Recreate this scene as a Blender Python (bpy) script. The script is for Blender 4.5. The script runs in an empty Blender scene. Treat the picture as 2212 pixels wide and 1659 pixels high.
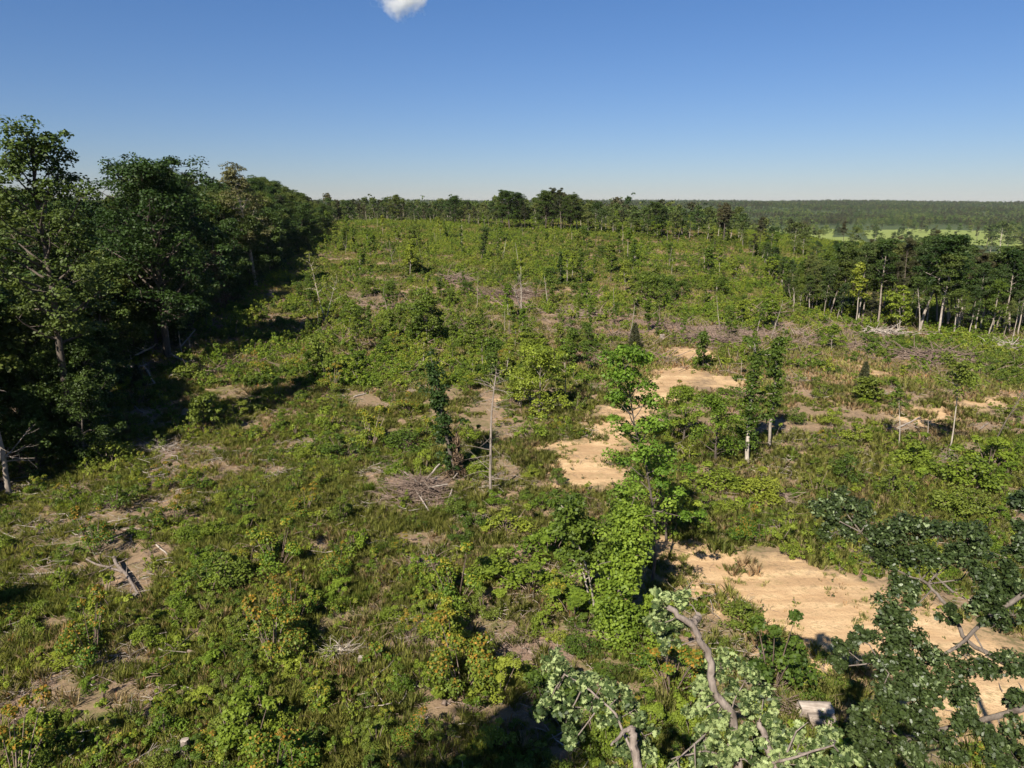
import bpy, math, numpy as np
from mathutils import Vector

scene = bpy.context.scene
C = scene.collection
RS = np.random.RandomState

# ------------------------------------------------------------------ camera and photo geometry
F, CX, CY = 1536.0, 1106.0, 829.5            # focal length and centre of the photograph, in 2212 x 1659 units
PITCH = math.radians(14.4)
CAM = np.array([0.0, 0.0, 20.0])
SP, CP = math.sin(PITCH), math.cos(PITCH)
SUN_EL, SUN_AZ = math.radians(42), np.array([-0.44, -0.898])

def ray(px, py):
    a, b = (px - CX), (CY - py)
    return np.array([a, F * CP + b * SP, b * CP - F * SP])

def proj(p):
    x, y, z = p[0] - CAM[0], p[1] - CAM[1], p[2] - CAM[2]
    d = y * CP - z * SP
    u = y * SP + z * CP
    return (CX + F * x / d, CY - F * u / d, d)

def at(px, py, Y):
    r = ray(px, py)
    return CAM + r * (Y / r[1])

# ------------------------------------------------------------------ noise and terrain
def _h(i, j, s):
    v = np.sin(i * 127.1 + j * 311.7 + s * 74.7) * 43758.5453
    return v - np.floor(v)

def vnoise(x, y, s=0):
    xi, yi = np.floor(x), np.floor(y)
    u, v = x - xi, y - yi
    u, v = u * u * (3 - 2 * u), v * v * (3 - 2 * v)
    a, b, c, d = _h(xi, yi, s), _h(xi + 1, yi, s), _h(xi, yi + 1, s), _h(xi + 1, yi + 1, s)
    return a + (b - a) * u + (c - a) * v + (a - b - c + d) * u * v

def fbm(x, y, scale, octs=4, s=0):
    t, a, n = 0.0, 1.0, 0.0
    for o in range(octs):
        t = t + a * vnoise(x / scale * 2 ** o + 17.3 * o, y / scale * 2 ** o - 9.1 * o, s + o)
        n += a
        a *= 0.5
    return t / n

def sst(a, b, x):
    t = np.clip((x - a) / (b - a), 0, 1)
    return t * t * (3 - 2 * t)

def H(x, y):
    x = np.asarray(x, float)
    y = np.asarray(y, float)
    z = 11.5 * sst(45, 330, y) - 22 * sst(345, 640, y) + 19 * sst(1500, 4600, y)
    z = z - 25 * sst(30, 300, x) * (1 - 0.9 * sst(1200, 3400, y))
    z = z + (fbm(x, y, 14, 3, 3) - 0.5) * 0.9 * sst(5, 30, y) + (fbm(x, y, 70, 2, 8) - 0.5) * 2.2 * sst(30, 120, y)
    z = z + (fbm(x, y, 700, 3, 5) - 0.5) * 34 * sst(1400, 3200, y)
    return z

def ground(px, py, tmax=5000.0):
    r = ray(px, py)
    r = r / np.linalg.norm(r)
    t = np.concatenate([np.arange(8, 420, 0.5), np.geomspace(420, tmax, 900)])
    P = CAM[None] + r[None] * t[:, None]
    below = P[:, 2] < H(P[:, 0], P[:, 1])
    k = int(np.argmax(below)) if below.any() else len(t) - 1
    lo, hi = t[max(k - 1, 0)], t[k]
    for _ in range(18):
        m = 0.5 * (lo + hi)
        q = CAM + r * m
        if q[2] < H(q[0], q[1]):
            hi = m
        else:
            lo = m
    return CAM + r * hi

def gpoly(pts):
    return np.array([ground(a, b)[:2] for a, b in pts])

def sdist(px, py, poly):
    """signed distance to a polygon, negative inside"""
    n = len(poly)
    d2 = np.full(px.shape, 1e18)
    ins = np.zeros(px.shape, bool)
    for i in range(n):
        ax, ay = poly[i]
        bx, by = poly[(i + 1) % n]
        ex, ey = bx - ax, by - ay
        t = np.clip(((px - ax) * ex + (py - ay) * ey) / (ex * ex + ey * ey + 1e-9), 0, 1)
        d2 = np.minimum(d2, (px - ax - t * ex) ** 2 + (py - ay - t * ey) ** 2)
        c = ((ay > py) != (by > py)) & (px < ex * (py - ay) / (ey if abs(ey) > 1e-9 else 1e-9) + ax)
        ins ^= c
    d = np.sqrt(d2)
    return np.where(ins, -d, d)

TRACK = [gpoly(p) for p in [
    [(1435, 1190), (1490, 1168), (1560, 1190), (1660, 1215), (1740, 1240), (1850, 1255), (1960, 1290), (2100, 1370), (2240, 1420), (2240, 1600),
     (2100, 1590), (2000, 1540), (1900, 1480), (1820, 1455), (1735, 1440), (1690, 1390), (1610, 1335), (1520, 1295), (1450, 1240)],
    [(1168, 950), (1235, 955), (1275, 938), (1305, 892), (1365, 856), (1425, 862), (1385, 930), (1352, 985), (1345, 1040), (1300, 1058), (1230, 1055), (1195, 1015)],
    [(1360, 866), (1400, 818), (1430, 790), (1500, 792), (1525, 824), (1465, 838), (1425, 885)],
    [(1420, 750), (1490, 752), (1555, 757), (1560, 780), (1500, 778), (1430, 766)],
    [(1545, 815), (1612, 822), (1600, 842), (1550, 836)],
    [(1785, 775), (1840, 786), (1905, 803), (1900, 809), (1830, 797), (1785, 784)],
    [(1960, 905), (1995, 885), (2060, 872), (2120, 862), (2170, 855), (2172, 866), (2110, 880), (2060, 898), (1990, 915)],
    [(1960, 1380), (2060, 1330), (2240, 1420), (2240, 1610), (2060, 1560)],
]]
DRY = [gpoly(p) for p in [
    [(1150, 600), (1160, 560), (1190, 545), (1185, 600), (1200, 650), (1150, 650)],
    [(1230, 660), (1500, 690), (1760, 730), (1900, 760), (2180, 790), (2230, 960), (2000, 1000), (1800, 900), (1700, 850), (1560, 870), (1430, 850), (1300, 780), (1200, 720)],
    [(1420, 1180), (1500, 1120), (1700, 1120), (1880, 1200), (2050, 1290), (2200, 1360), (2212, 1200), (2000, 1060), (1800, 1000), (1640, 960), (1480, 1040)],
    [(1090, 1050), (1250, 1050), (1380, 1030), (1400, 1130), (1250, 1160), (1120, 1120)],
    [(1000, 720), (1300, 690), (1400, 760), (1250, 830), (1120, 800)],
]]
MULCH = [gpoly(p) for p in [
    [(20, 1480), (110, 1420), (160, 1440), (120, 1500), (60, 1560), (-20, 1620), (-20, 1540)],
    [(1040, 1370), (1120, 1340), (1250, 1370), (1300, 1430), (1200, 1460), (1150, 1520), (1090, 1440)],
    [(690, 1410), (740, 1395), (770, 1440), (720, 1480)],
    [(780, 1130), (830, 1150), (850, 1190), (800, 1200)],
    [(1235, 672), (1380, 688), (1460, 700), (1600, 712), (1700, 722), (1640, 738), (1540, 745), (1400, 706)],
    [(960, 600), (1060, 625), (1160, 630), (1180, 665), (1090, 660), (980, 630)],
    [(2000, 760), (2120, 780), (2110, 800), (1990, 785)],
    [(820, 1030), (960, 1030), (990, 1090), (900, 1120), (840, 1080)],
    [(1660, 1050), (1740, 1080), (1760, 1130), (1700, 1120)],
    [(300, 960), (380, 940), (420, 980), (330, 1000)],
    [(0, 880), (110, 880), (240, 900), (250, 940), (150, 960), (60, 1080), (-40, 1100)],
]]
PASTURE = [gpoly(p) for p in [
    [(1595, 494), (1700, 490), (1805, 491), (1800, 508), (1700, 512), (1600, 508)],
    [(1735, 514), (1830, 511), (1880, 524), (1850, 545), (1760, 538)],
    [(1865, 498), (1960, 494), (2100, 498), (2280, 500), (2280, 534), (2120, 530), (2010, 524), (1875, 516)],
]]
EDGE_PX = [(-160, 1180), (-40, 1080), (30, 1040), (110, 925), (210, 850), (250, 790), (360, 765), (430, 690), (500, 655), (590, 590), (650, 545), (690, 505), (715, 482)]
EDGE = np.array([ground(a, b)[:2] for a, b in EDGE_PX])
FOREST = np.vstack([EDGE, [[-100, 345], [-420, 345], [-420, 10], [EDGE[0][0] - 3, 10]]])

def field(polys, x, y, soft):
    d = np.full(np.shape(x), 1e9)
    for p in polys:
        d = np.minimum(d, sdist(x, y, p))
    return np.clip(-d / soft, -1, 1)

# ------------------------------------------------------------------ mesh building
class Geo:
    def __init__(self):
        self.V, self.B, self.n = [], [], 0

    def add(self, V, Fc, mat=0, tint=0.5, tip=0.0):
        V, Fc = np.asarray(V, float), np.asarray(Fc, int)
        m = len(Fc)
        self.V.append(V)
        self.B.append((Fc + self.n, np.full(m, mat), np.broadcast_to(np.asarray(tint, float), (m,)).copy(), np.broadcast_to(np.asarray(tip, float), (m,)).copy()))
        self.n += len(V)

    def build(self, name, mats, smooth=False):
        me = bpy.data.meshes.new(name)
        V = np.vstack(self.V)
        me.vertices.add(len(V))
        me.vertices.foreach_set("co", V.astype(np.float32).ravel())
        loops = np.concatenate([b[0].ravel() for b in self.B])
        tot = np.concatenate([np.full(len(b[0]), b[0].shape[1]) for b in self.B])
        me.loops.add(len(loops))
        me.loops.foreach_set("vertex_index", loops.astype(np.int32))
        me.polygons.add(len(tot))
        me.polygons.foreach_set("loop_start", np.concatenate([[0], np.cumsum(tot)[:-1]]).astype(np.int32))
        me.polygons.foreach_set("material_index", np.concatenate([b[1] for b in self.B]).astype(np.int32))
        if smooth:
            me.polygons.foreach_set("use_smooth", np.ones(len(tot), bool))
        for k, nm in ((2, "tint"), (3, "tip")):
            a = me.attributes.new(nm, "FLOAT", "FACE")
            a.data.foreach_set("value", np.concatenate([b[k] for b in self.B]).astype(np.float32))
        for m in mats:
            me.materials.append(m)
        me.update(calc_edges=True)
        me.validate()
        return me

def unit(a):
    return a / (np.linalg.norm(a, axis=-1, keepdims=True) + 1e-9)

def leaves(g, rng, P, N, L, W, mat=0, tint=None, tip=0.0, axis=None, fold=0.12):
    n = len(P)
    N = unit(N)
    t = axis if axis is not None else rng.normal(size=(n, 3))
    t = unit(t - N * np.sum(t * N, 1, keepdims=True))
    b = np.cross(N, t)
    s = rng.uniform(0.7, 1.3, (n, 1))
    L, W = L * s, W * s
    up = N * W * fold
    V = np.stack([P - t * L / 2, P + b * W / 2 + up, P + t * L / 2, P - b * W / 2 + up], 1).reshape(-1, 3)
    g.add(V, np.arange(4 * n).reshape(n, 4), mat, rng.uniform(0, 1, n) if tint is None else tint, tip)

OAK_R = [(0, 0), (.12, .05), (.26, .26), (.36, .1), (.52, .36), (.63, .13), (.8, .28), (1, 0)]
OAK = np.array(OAK_R + [(u, -v) for u, v in OAK_R[-2:0:-1]])

def oak_leaves(g, rng, P, N, L, tint, tip):
    n, k = len(P), len(OAK)
    N = unit(N)
    t = rng.normal(size=(n, 3))
    t = unit(t - N * np.sum(t * N, 1, keepdims=True))
    b = np.cross(N, t)
    s = (L * rng.uniform(0.7, 1.3, (n, 1)))[:, None, :]
    u = OAK[None, :, 0:1] - 0.5
    v = OAK[None, :, 1:2]
    V = P[:, None] + t[:, None] * u * s + b[:, None] * v * s + N[:, None] * (np.abs(v) * 0.35 - u * u * 0.5) * s
    g.add(V.reshape(-1, 3), np.arange(n * k).reshape(n, k), 0, tint, tip)

def tube(g, pts, rad, k=6, mat=0, tint=0.5):
    pts = np.asarray(pts, float)
    rad = np.broadcast_to(np.asarray(rad, float), (len(pts),))
    n = len(pts)
    T = unit(np.gradient(pts, axis=0))
    ref = np.where(np.abs(T[:, 2:3]) > 0.9, [[1.0, 0, 0]], [[0, 0, 1.0]])
    A = unit(np.cross(T, ref))
    for i in range(1, n):
        if np.dot(A[i], A[i - 1]) < 0:
            A[i] = -A[i]
    B = np.cross(T, A)
    ang = np.arange(k) * 2 * math.pi / k
    V = pts[:, None] + (A[:, None] * np.cos(ang)[None, :, None] + B[:, None] * np.sin(ang)[None, :, None]) * rad[:, None, None]
    i, j = np.meshgrid(np.arange(n - 1), np.arange(k), indexing="ij")
    q = np.stack([i * k + j, i * k + (j + 1) % k, (i + 1) * k + (j + 1) % k, (i + 1) * k + j], -1).reshape(-1, 4)
    g.add(V.reshape(-1, 3), q, mat, tint)
    for e in (0, n - 1):
        g.add(V[e], [np.arange(k)[::-1] if e == 0 else np.arange(k)], mat, tint)

def path(rng, p, d, length, n=6, wob=0.2, up=0.0):
    p, d = np.array(p, float), unit(np.array(d, float))
    out = [p.copy()]
    for _ in range(n):
        d = unit(d + rng.normal(size=3) * wob + np.array([0, 0, up]))
        p = p + d * length / n
        out.append(p.copy())
    return np.array(out)

def sphere_dirs(rng, n, upper=0.75):
    d = unit(rng.normal(size=(n, 3)))
    flip = rng.rand(n) < upper
    d[:, 2] = np.where(flip, np.abs(d[:, 2]), d[:, 2])
    return d

def clumps(g, rng, Cn, Rd, n, L, W, flat=0.75, tint_c=0.35, mat=0, tipfn=None, upn=0.6):
    for c, r in zip(Cn, Rd):
        m = max(4, int(n * rng.uniform(0.6, 1.3)))
        d = sphere_dirs(rng, m)
        rr = r * rng.uniform(0.35, 1.08, (m, 1)) ** 0.6
        P = c + d * rr * np.array([1, 1, flat])
        N = d * 0.55 + np.array([0, 0, upn]) + rng.normal(size=(m, 3)) * 0.5
        ti = np.clip(rng.uniform(-tint_c, tint_c) + rng.uniform(0.15, 0.85, m), 0, 1)
        tp = tipfn(P, d, m) if tipfn else 0.0
        leaves(g, rng, P, N, L, W, mat, ti, tp)

# ------------------------------------------------------------------ materials
def new_mat(name):
    m = bpy.data.materials.new(name)
    m.use_nodes = True
    nt = m.node_tree
    nt.nodes.clear()
    return m, nt, nt.nodes, nt.links

def mixc(nt, fac, a, b, blend="MIX"):
    n = nt.nodes.new("ShaderNodeMix")
    n.data_type = "RGBA"
    n.blend_type = blend
    for sock, v in ((n.inputs[0], fac), (n.inputs[6], a), (n.inputs[7], b)):
        if isinstance(v, (int, float)):
            sock.default_value = v
        elif isinstance(v, tuple):
            sock.default_value = (*v, 1)
        else:
            nt.links.new(v, sock)
    return n.outputs[2]

def math_n(nt, op, a, b=0.0, clamp=False):
    n = nt.nodes.new("ShaderNodeMath")
    n.operation = op
    n.use_clamp = clamp
    for s, v in ((n.inputs[0], a), (n.inputs[1], b)):
        if isinstance(v, (int, float)):
            s.default_value = v
        else:
            nt.links.new(v, s)
    return n.outputs[0]

def mrange(nt, v, a, b, c=0.0, d=1.0, smooth=False):
    n = nt.nodes.new("ShaderNodeMapRange")
    if smooth:
        n.interpolation_type = "SMOOTHSTEP"
    nt.links.new(v, n.inputs[0])
    for i, x in enumerate((a, b, c, d)):
        n.inputs[1 + i].default_value = x
    return n.outputs[0]

def noise(nt, scale, detail=3, vec=None, rough=0.55):
    n = nt.nodes.new("ShaderNodeTexNoise")
    n.inputs["Scale"].default_value = scale
    n.inputs["Detail"].default_value = detail
    n.inputs["Roughness"].default_value = rough
    if vec is not None:
        nt.links.new(vec, n.inputs["Vector"])
    return n.outputs[0]

def attr(nt, name):
    n = nt.nodes.new("ShaderNodeAttribute")
    n.attribute_name = name
    return n.outputs["Fac"]

def position(nt):
    return nt.nodes.new("ShaderNodeNewGeometry").outputs["Position"]

def leaf_mat(name, dark, light, tipc=(0.4, 0.12, 0.03), var=0.5, trans=0.3, yellow=(0.16, 0.15, 0.03), yamt=0.4, rough=0.55, spec=0.22):
    m, nt, N, L = new_mat(name)
    rnd = N.new("ShaderNodeObjectInfo").outputs["Random"]
    c = mixc(nt, attr(nt, "tint"), dark, light)
    pn = noise(nt, 0.06, 2, position(nt))
    yf = math_n(nt, "MULTIPLY", mrange(nt, math_n(nt, "ADD", math_n(nt, "MULTIPLY", rnd, 0.5), pn), 0.6, 1.05), yamt)
    c = mixc(nt, yf, c, yellow)
    v = mrange(nt, rnd, 0, 1, 1 - var * 0.5, 1 + var * 0.5)
    hs = N.new("ShaderNodeHueSaturation")
    L.new(v, hs.inputs["Value"])
    L.new(mrange(nt, rnd, 0, 1, 0.512, 0.488), hs.inputs["Hue"])
    L.new(c, hs.inputs["Color"])
    c = mixc(nt, attr(nt, "tip"), hs.outputs[0], tipc)
    p = N.new("ShaderNodeBsdfPrincipled")
    p.inputs["Roughness"].default_value = rough
    p.inputs["Specular IOR Level"].default_value = spec
    L.new(c, p.inputs["Base Color"])
    t = N.new("ShaderNodeBsdfTranslucent")
    L.new(mixc(nt, 1.0, c, (1.25, 1.3, 0.7), "MULTIPLY"), t.inputs["Color"])
    mx = N.new("ShaderNodeMixShader")
    mx.inputs[0].default_value = trans
    L.new(p.outputs[0], mx.inputs[1])
    L.new(t.outputs[0], mx.inputs[2])
    o = N.new("ShaderNodeOutputMaterial")
    L.new(mx.outputs[0], o.inputs["Surface"])
    return m

def bark_mat(name, a, b, scale=6.0, bump=0.4, grain=(1, 1, 0.25)):
    m, nt, N, L = new_mat(name)
    tc = N.new("ShaderNodeTexCoord").outputs["Object"]
    mp = N.new("ShaderNodeMapping")
    mp.inputs["Scale"].default_value = grain
    L.new(tc, mp.inputs["Vector"])
    n1 = noise(nt, scale, 4, mp.outputs[0], 0.65)
    n2 = noise(nt, scale * 0.35, 2, tc)
    rnd = N.new("ShaderNodeObjectInfo").outputs["Random"]
    f = math_n(nt, "ADD", math_n(nt, "MULTIPLY", n1, 0.9), math_n(nt, "MULTIPLY", n2, 0.5))
    c = mixc(nt, mrange(nt, f, 0.45, 0.95), a, b)
    c = mixc(nt, 1.0, c, mixc(nt, rnd, (0.75, 0.72, 0.7), (1.2, 1.2, 1.2)), "MULTIPLY")
    p = N.new("ShaderNodeBsdfPrincipled")
    p.inputs["Roughness"].default_value = 0.9
    p.inputs["Specular IOR Level"].default_value = 0.2
    L.new(c, p.inputs["Base Color"])
    bp = N.new("ShaderNodeBump")
    bp.inputs["Strength"].default_value = bump
    bp.inputs["Distance"].default_value = 0.05
    L.new(n1, bp.inputs["Height"])
    L.new(bp.outputs[0], p.inputs["Normal"])
    o = N.new("ShaderNodeOutputMaterial")
    L.new(p.outputs[0], o.inputs["Surface"])
    return m

M = {}
M["forest"] = leaf_mat("forest_leaf", (0.022, 0.044, 0.009), (0.066, 0.108, 0.020), var=0.6, yellow=(0.10, 0.11, 0.022), yamt=0.45, trans=0.25)
M["far"] = leaf_mat("far_leaf", (0.034, 0.060, 0.016), (0.085, 0.125, 0.030), var=0.7, yellow=(0.11, 0.11, 0.03), yamt=0.5, trans=0.25)
M["pine"] = leaf_mat("pine_needle", (0.024, 0.034, 0.012), (0.060, 0.064, 0.025), var=0.4, yellow=(0.07, 0.055, 0.025), yamt=0.5, trans=0.12)
M["leaf"] = leaf_mat("shrub_leaf", (0.078, 0.125, 0.012), (0.195, 0.265, 0.026), var=0.5, yellow=(0.20, 0.20, 0.03), yamt=0.45, trans=0.32)
M["leafd"] = leaf_mat("dark_shrub_leaf", (0.050, 0.084, 0.011), (0.128, 0.178, 0.022), var=0.5, yellow=(0.13, 0.14, 0.024), yamt=0.4, trans=0.28)
M["tip"] = leaf_mat("tipped_leaf", (0.055, 0.105, 0.012), (0.150, 0.210, 0.022), tipc=(0.42, 0.19, 0.03), var=0.3, yamt=0.3, trans=0.3)
M["tipy"] = leaf_mat("yellow_tipped_leaf", (0.065, 0.120, 0.012), (0.170, 0.230, 0.022), tipc=(0.38, 0.28, 0.03), var=0.3, yamt=0.3, trans=0.3)
M["vine"] = leaf_mat("vine_leaf", (0.085, 0.150, 0.014), (0.200, 0.290, 0.032), var=0.3, yamt=0.2, trans=0.35)
M["oak"] = leaf_mat("oak_leaf", (0.018, 0.036, 0.010), (0.048, 0.080, 0.020), tipc=(0.30, 0.36, 0.14), var=0.2, yamt=0.1, trans=0.2, rough=0.5, spec=0.25)
M["grass"] = leaf_mat("grass_blade", (0.105, 0.130, 0.022), (0.240, 0.245, 0.055), tipc=(0.33, 0.275, 0.12), var=0.5, yellow=(0.24, 0.235, 0.06), yamt=0.45, trans=0.3, rough=0.7, spec=0.15)
M["straw"] = leaf_mat("straw_blade", (0.22, 0.17, 0.085), (0.42, 0.325, 0.18), var=0.5, yellow=(0.36, 0.25, 0.12), yamt=0.4, trans=0.3, rough=0.7, spec=0.15)
M["deadvine"] = leaf_mat("dead_vine_leaf", (0.07, 0.045, 0.028), (0.17, 0.115, 0.07), var=0.3, yellow=(0.12, 0.08, 0.04), trans=0.15)
M["oakd"] = leaf_mat("dark_oak_leaf", (0.010, 0.024, 0.006), (0.032, 0.056, 0.012), tipc=(0.20, 0.25, 0.11), var=0.1, yamt=0.1, trans=0.14, rough=0.42, spec=0.3)
M["farl"] = leaf_mat("light_far_leaf", (0.055, 0.095, 0.020), (0.125, 0.170, 0.038), var=0.5, yellow=(0.14, 0.15, 0.04), yamt=0.4, trans=0.25)
M["tan"] = leaf_mat("tan_leaf", (0.07, 0.075, 0.022), (0.15, 0.145, 0.055), var=0.2, yellow=(0.16, 0.13, 0.06), yamt=0.4, trans=0.25)
M["bark"] = bark_mat("dark_bark", (0.045, 0.036, 0.028), (0.15, 0.125, 0.10))
M["barkm"] = bark_mat("mid_bark", (0.055, 0.043, 0.035), (0.20, 0.17, 0.14), 9.0, 0.8)
M["pale"] = bark_mat("pale_bark", (0.17, 0.14, 0.11), (0.46, 0.41, 0.34))
M["grey"] = bark_mat("grey_deadwood", (0.16, 0.13, 0.105), (0.42, 0.37, 0.31))
M["oakbark"] = bark_mat("oak_bark", (0.075, 0.058, 0.046), (0.27, 0.225, 0.19), 9.0, 0.8)
M["slash"] = bark_mat("slash_wood", (0.10, 0.070, 0.052), (0.29, 0.22, 0.175))
M["cut"] = bark_mat("cut_wood", (0.12, 0.09, 0.07), (0.46, 0.40, 0.33), 7.0, 0.8, (.15, 1, 1))

def ground_mat():
    m, nt, N, L = new_mat("ground_surface")
    P = position(nt)
    big, mid, fine, tiny = noise(nt, 0.07, 3, P), noise(nt, 0.45, 4, P), noise(nt, 2.6, 4, P, 0.7), noise(nt, 14, 3, P, 0.7)
    s = math_n(nt, "ADD", math_n(nt, "MULTIPLY", big, 0.6), math_n(nt, "MULTIPLY", mid, 0.6))
    s = math_n(nt, "ADD", s, math_n(nt, "MULTIPLY", math_n(nt, "SUBTRACT", fine, 0.5), 0.5))
    green = mixc(nt, fine, (0.085, 0.085, 0.030), (0.165, 0.15, 0.06))
    tan = mixc(nt, fine, (0.15, 0.105, 0.062), (0.29, 0.205, 0.125))
    litter = mixc(nt, fine, (0.13, 0.085, 0.058), (0.31, 0.215, 0.155))
    dry = attr(nt, "dry")
    g = mrange(nt, math_n(nt, "ADD", s, math_n(nt, "MULTIPLY", dry, 0.16)), 0.44, 0.60)
    c = mixc(nt, g, green, tan)
    mul = mrange(nt, math_n(nt, "ADD", math_n(nt, "MULTIPLY", attr(nt, "mulch"), 0.5), math_n(nt, "MULTIPLY", mid, 1.0)), 0.52, 0.72)
    c = mixc(nt, mul, c, litter)
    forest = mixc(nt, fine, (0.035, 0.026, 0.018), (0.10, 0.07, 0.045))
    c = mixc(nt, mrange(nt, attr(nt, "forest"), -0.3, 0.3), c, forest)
    wood = mixc(nt, mid, (0.028, 0.045, 0.018), (0.06, 0.085, 0.03))
    c = mixc(nt, attr(nt, "farwood"), c, wood)
    # bare sand with worn streaks
    mp = N.new("ShaderNodeMapping")
    mp.inputs["Rotation"].default_value = (0, 0, math.radians(38))
    mp.inputs["Scale"].default_value = (0.35, 1.6, 1)
    L.new(P, mp.inputs["Vector"])
    streak = noise(nt, 0.9, 5, mp.outputs[0], 0.65)
    sand = mixc(nt, mrange(nt, streak, 0.32, 0.68), (0.40, 0.255, 0.13), (0.65, 0.47, 0.265))
    sand = mixc(nt, mrange(nt, mid, 0.42, 0.62), mixc(nt, 0.45, sand, (0.33, 0.20, 0.105)), sand)
    mp2 = N.new("ShaderNodeMapping")
    mp2.inputs["Rotation"].default_value = (0, 0, math.radians(33))
    mp2.inputs["Scale"].default_value = (0.09, 1.0, 1)
    L.new(P, mp2.inputs["Vector"])
    rut = noise(nt, 0.75, 2, mp2.outputs[0], 0.5)
    sand = mixc(nt, math_n(nt, "MULTIPLY", mrange(nt, rut, 0.52, 0.60), 0.55), sand, (0.30, 0.19, 0.10))
    sand = mixc(nt, mrange(nt, tiny, 0.5, 0.72), sand, (0.33, 0.22, 0.12))
    sand = mixc(nt, math_n(nt, "MULTIPLY", mrange(nt, math_n(nt, "ADD", math_n(nt, "MULTIPLY", fine, 0.6), math_n(nt, "MULTIPLY", streak, 0.4)), 0.53, 0.62), 0.65), sand, (0.24, 0.18, 0.085))
    sm = math_n(nt, "ADD", attr(nt, "sand"), math_n(nt, "MULTIPLY", math_n(nt, "SUBTRACT", mid, 0.5), 3.4))
    sm = math_n(nt, "ADD", sm, math_n(nt, "MULTIPLY", math_n(nt, "SUBTRACT", fine, 0.5), 2.2))
    sm = math_n(nt, "ADD", sm, 0.32)
    c = mixc(nt, mrange(nt, sm, -0.35, 0.5), c, sand)
    past = mixc(nt, noise(nt, 0.03, 4, P), (0.14, 0.185, 0.045), (0.22, 0.245, 0.07))
    c = mixc(nt, mrange(nt, attr(nt, "pasture"), -0.1, 0.1), c, past)
    p = N.new("ShaderNodeBsdfPrincipled")
    p.inputs["Roughness"].default_value = 0.95
    p.inputs["Specular IOR Level"].default_value = 0.1
    L.new(c, p.inputs["Base Color"])
    bp = N.new("ShaderNodeBump")
    bp.inputs["Strength"].default_value = 0.7
    bp.inputs["Distance"].default_value = 0.12
    L.new(math_n(nt, "ADD", fine, math_n(nt, "MULTIPLY", tiny, 0.4)), bp.inputs["Height"])
    L.new(bp.outputs[0], p.inputs["Normal"])
    o = N.new("ShaderNodeOutputMaterial")
    L.new(p.outputs[0], o.inputs["Surface"])
    return m

M["ground"] = ground_mat()

# ------------------------------------------------------------------ the ground, split into named sheets that share their borders
def build_ground():
    ys = list(np.arange(-30, 15, 1.5)) + list(np.arange(15, 40, 0.3))
    y = 40.0
    while y < 6500:
        ys.append(y)
        y *= 1.0085
    ys = np.array(ys)
    cols = 460
    u = np.linspace(-1, 1, cols)
    Y = np.repeat(ys[:, None], cols, 1)
    X = u[None] * (26 + 0.98 * np.maximum(Y, 0))
    x, y = X.ravel(), Y.ravel()
    z = H(x, y)
    near = y < 420
    A = {}
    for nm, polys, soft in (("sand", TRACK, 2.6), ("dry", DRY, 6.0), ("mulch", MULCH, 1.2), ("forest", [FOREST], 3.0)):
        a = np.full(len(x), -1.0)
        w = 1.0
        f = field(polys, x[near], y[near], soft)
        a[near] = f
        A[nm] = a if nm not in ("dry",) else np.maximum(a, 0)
    for nm in ("dry",):
        A[nm] = np.clip(A[nm], 0, 1)
    A["mulch"] = np.clip(A["mulch"], 0, 1)
    pa = np.full(len(x), -1.0)
    fr = (y > 300) & (y < 1500)
    pa[fr] = field(PASTURE, x[fr], y[fr], 12.0)
    A["pasture"] = pa
    A["farwood"] = sst(330, 420, y)
    n = len(ys)
    i, j = np.meshgrid(np.arange(n - 1), np.arange(cols - 1), indexing="ij")
    q = np.stack([i * cols + j, i * cols + j + 1, (i + 1) * cols + j + 1, (i + 1) * cols + j], -1).reshape(-1, 4)
    fs = A["sand"][q].mean(1)
    fp = A["pasture"][q].mean(1)
    fy = y[q].mean(1)
    cls = np.where(fs > 0, 1, np.where(fp > 0, 2, np.where(fy > 1500, 3, 0)))
    V = np.stack([x, y, z], 1)
    for k, nm, lab in ((0, "ground", "cleared hillside of dry grass and brown woody litter"), (1, "dirt_track", "pale sandy dirt track winding through the clearing"),
                       (2, "pasture", "smooth pale green pasture in the valley"), (3, "hills", "low wooded hills along the horizon")):
        qq = q[cls == k]
        used, inv = np.unique(qq, return_inverse=True)
        me = bpy.data.meshes.new(nm)
        me.from_pydata(V[used].tolist(), [], inv.reshape(-1, 4).tolist())
        for an, a in A.items():
            at_ = me.attributes.new(an, "FLOAT", "POINT")
            at_.data.foreach_set("value", a[used].astype(np.float32))
        me.polygons.foreach_set("use_smooth", np.ones(len(me.polygons), bool))
        me.materials.append(M["ground"])
        o = bpy.data.objects.new(nm, me)
        C.objects.link(o)
        o["kind"] = "structure"
        o["label"] = lab

build_ground()

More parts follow.
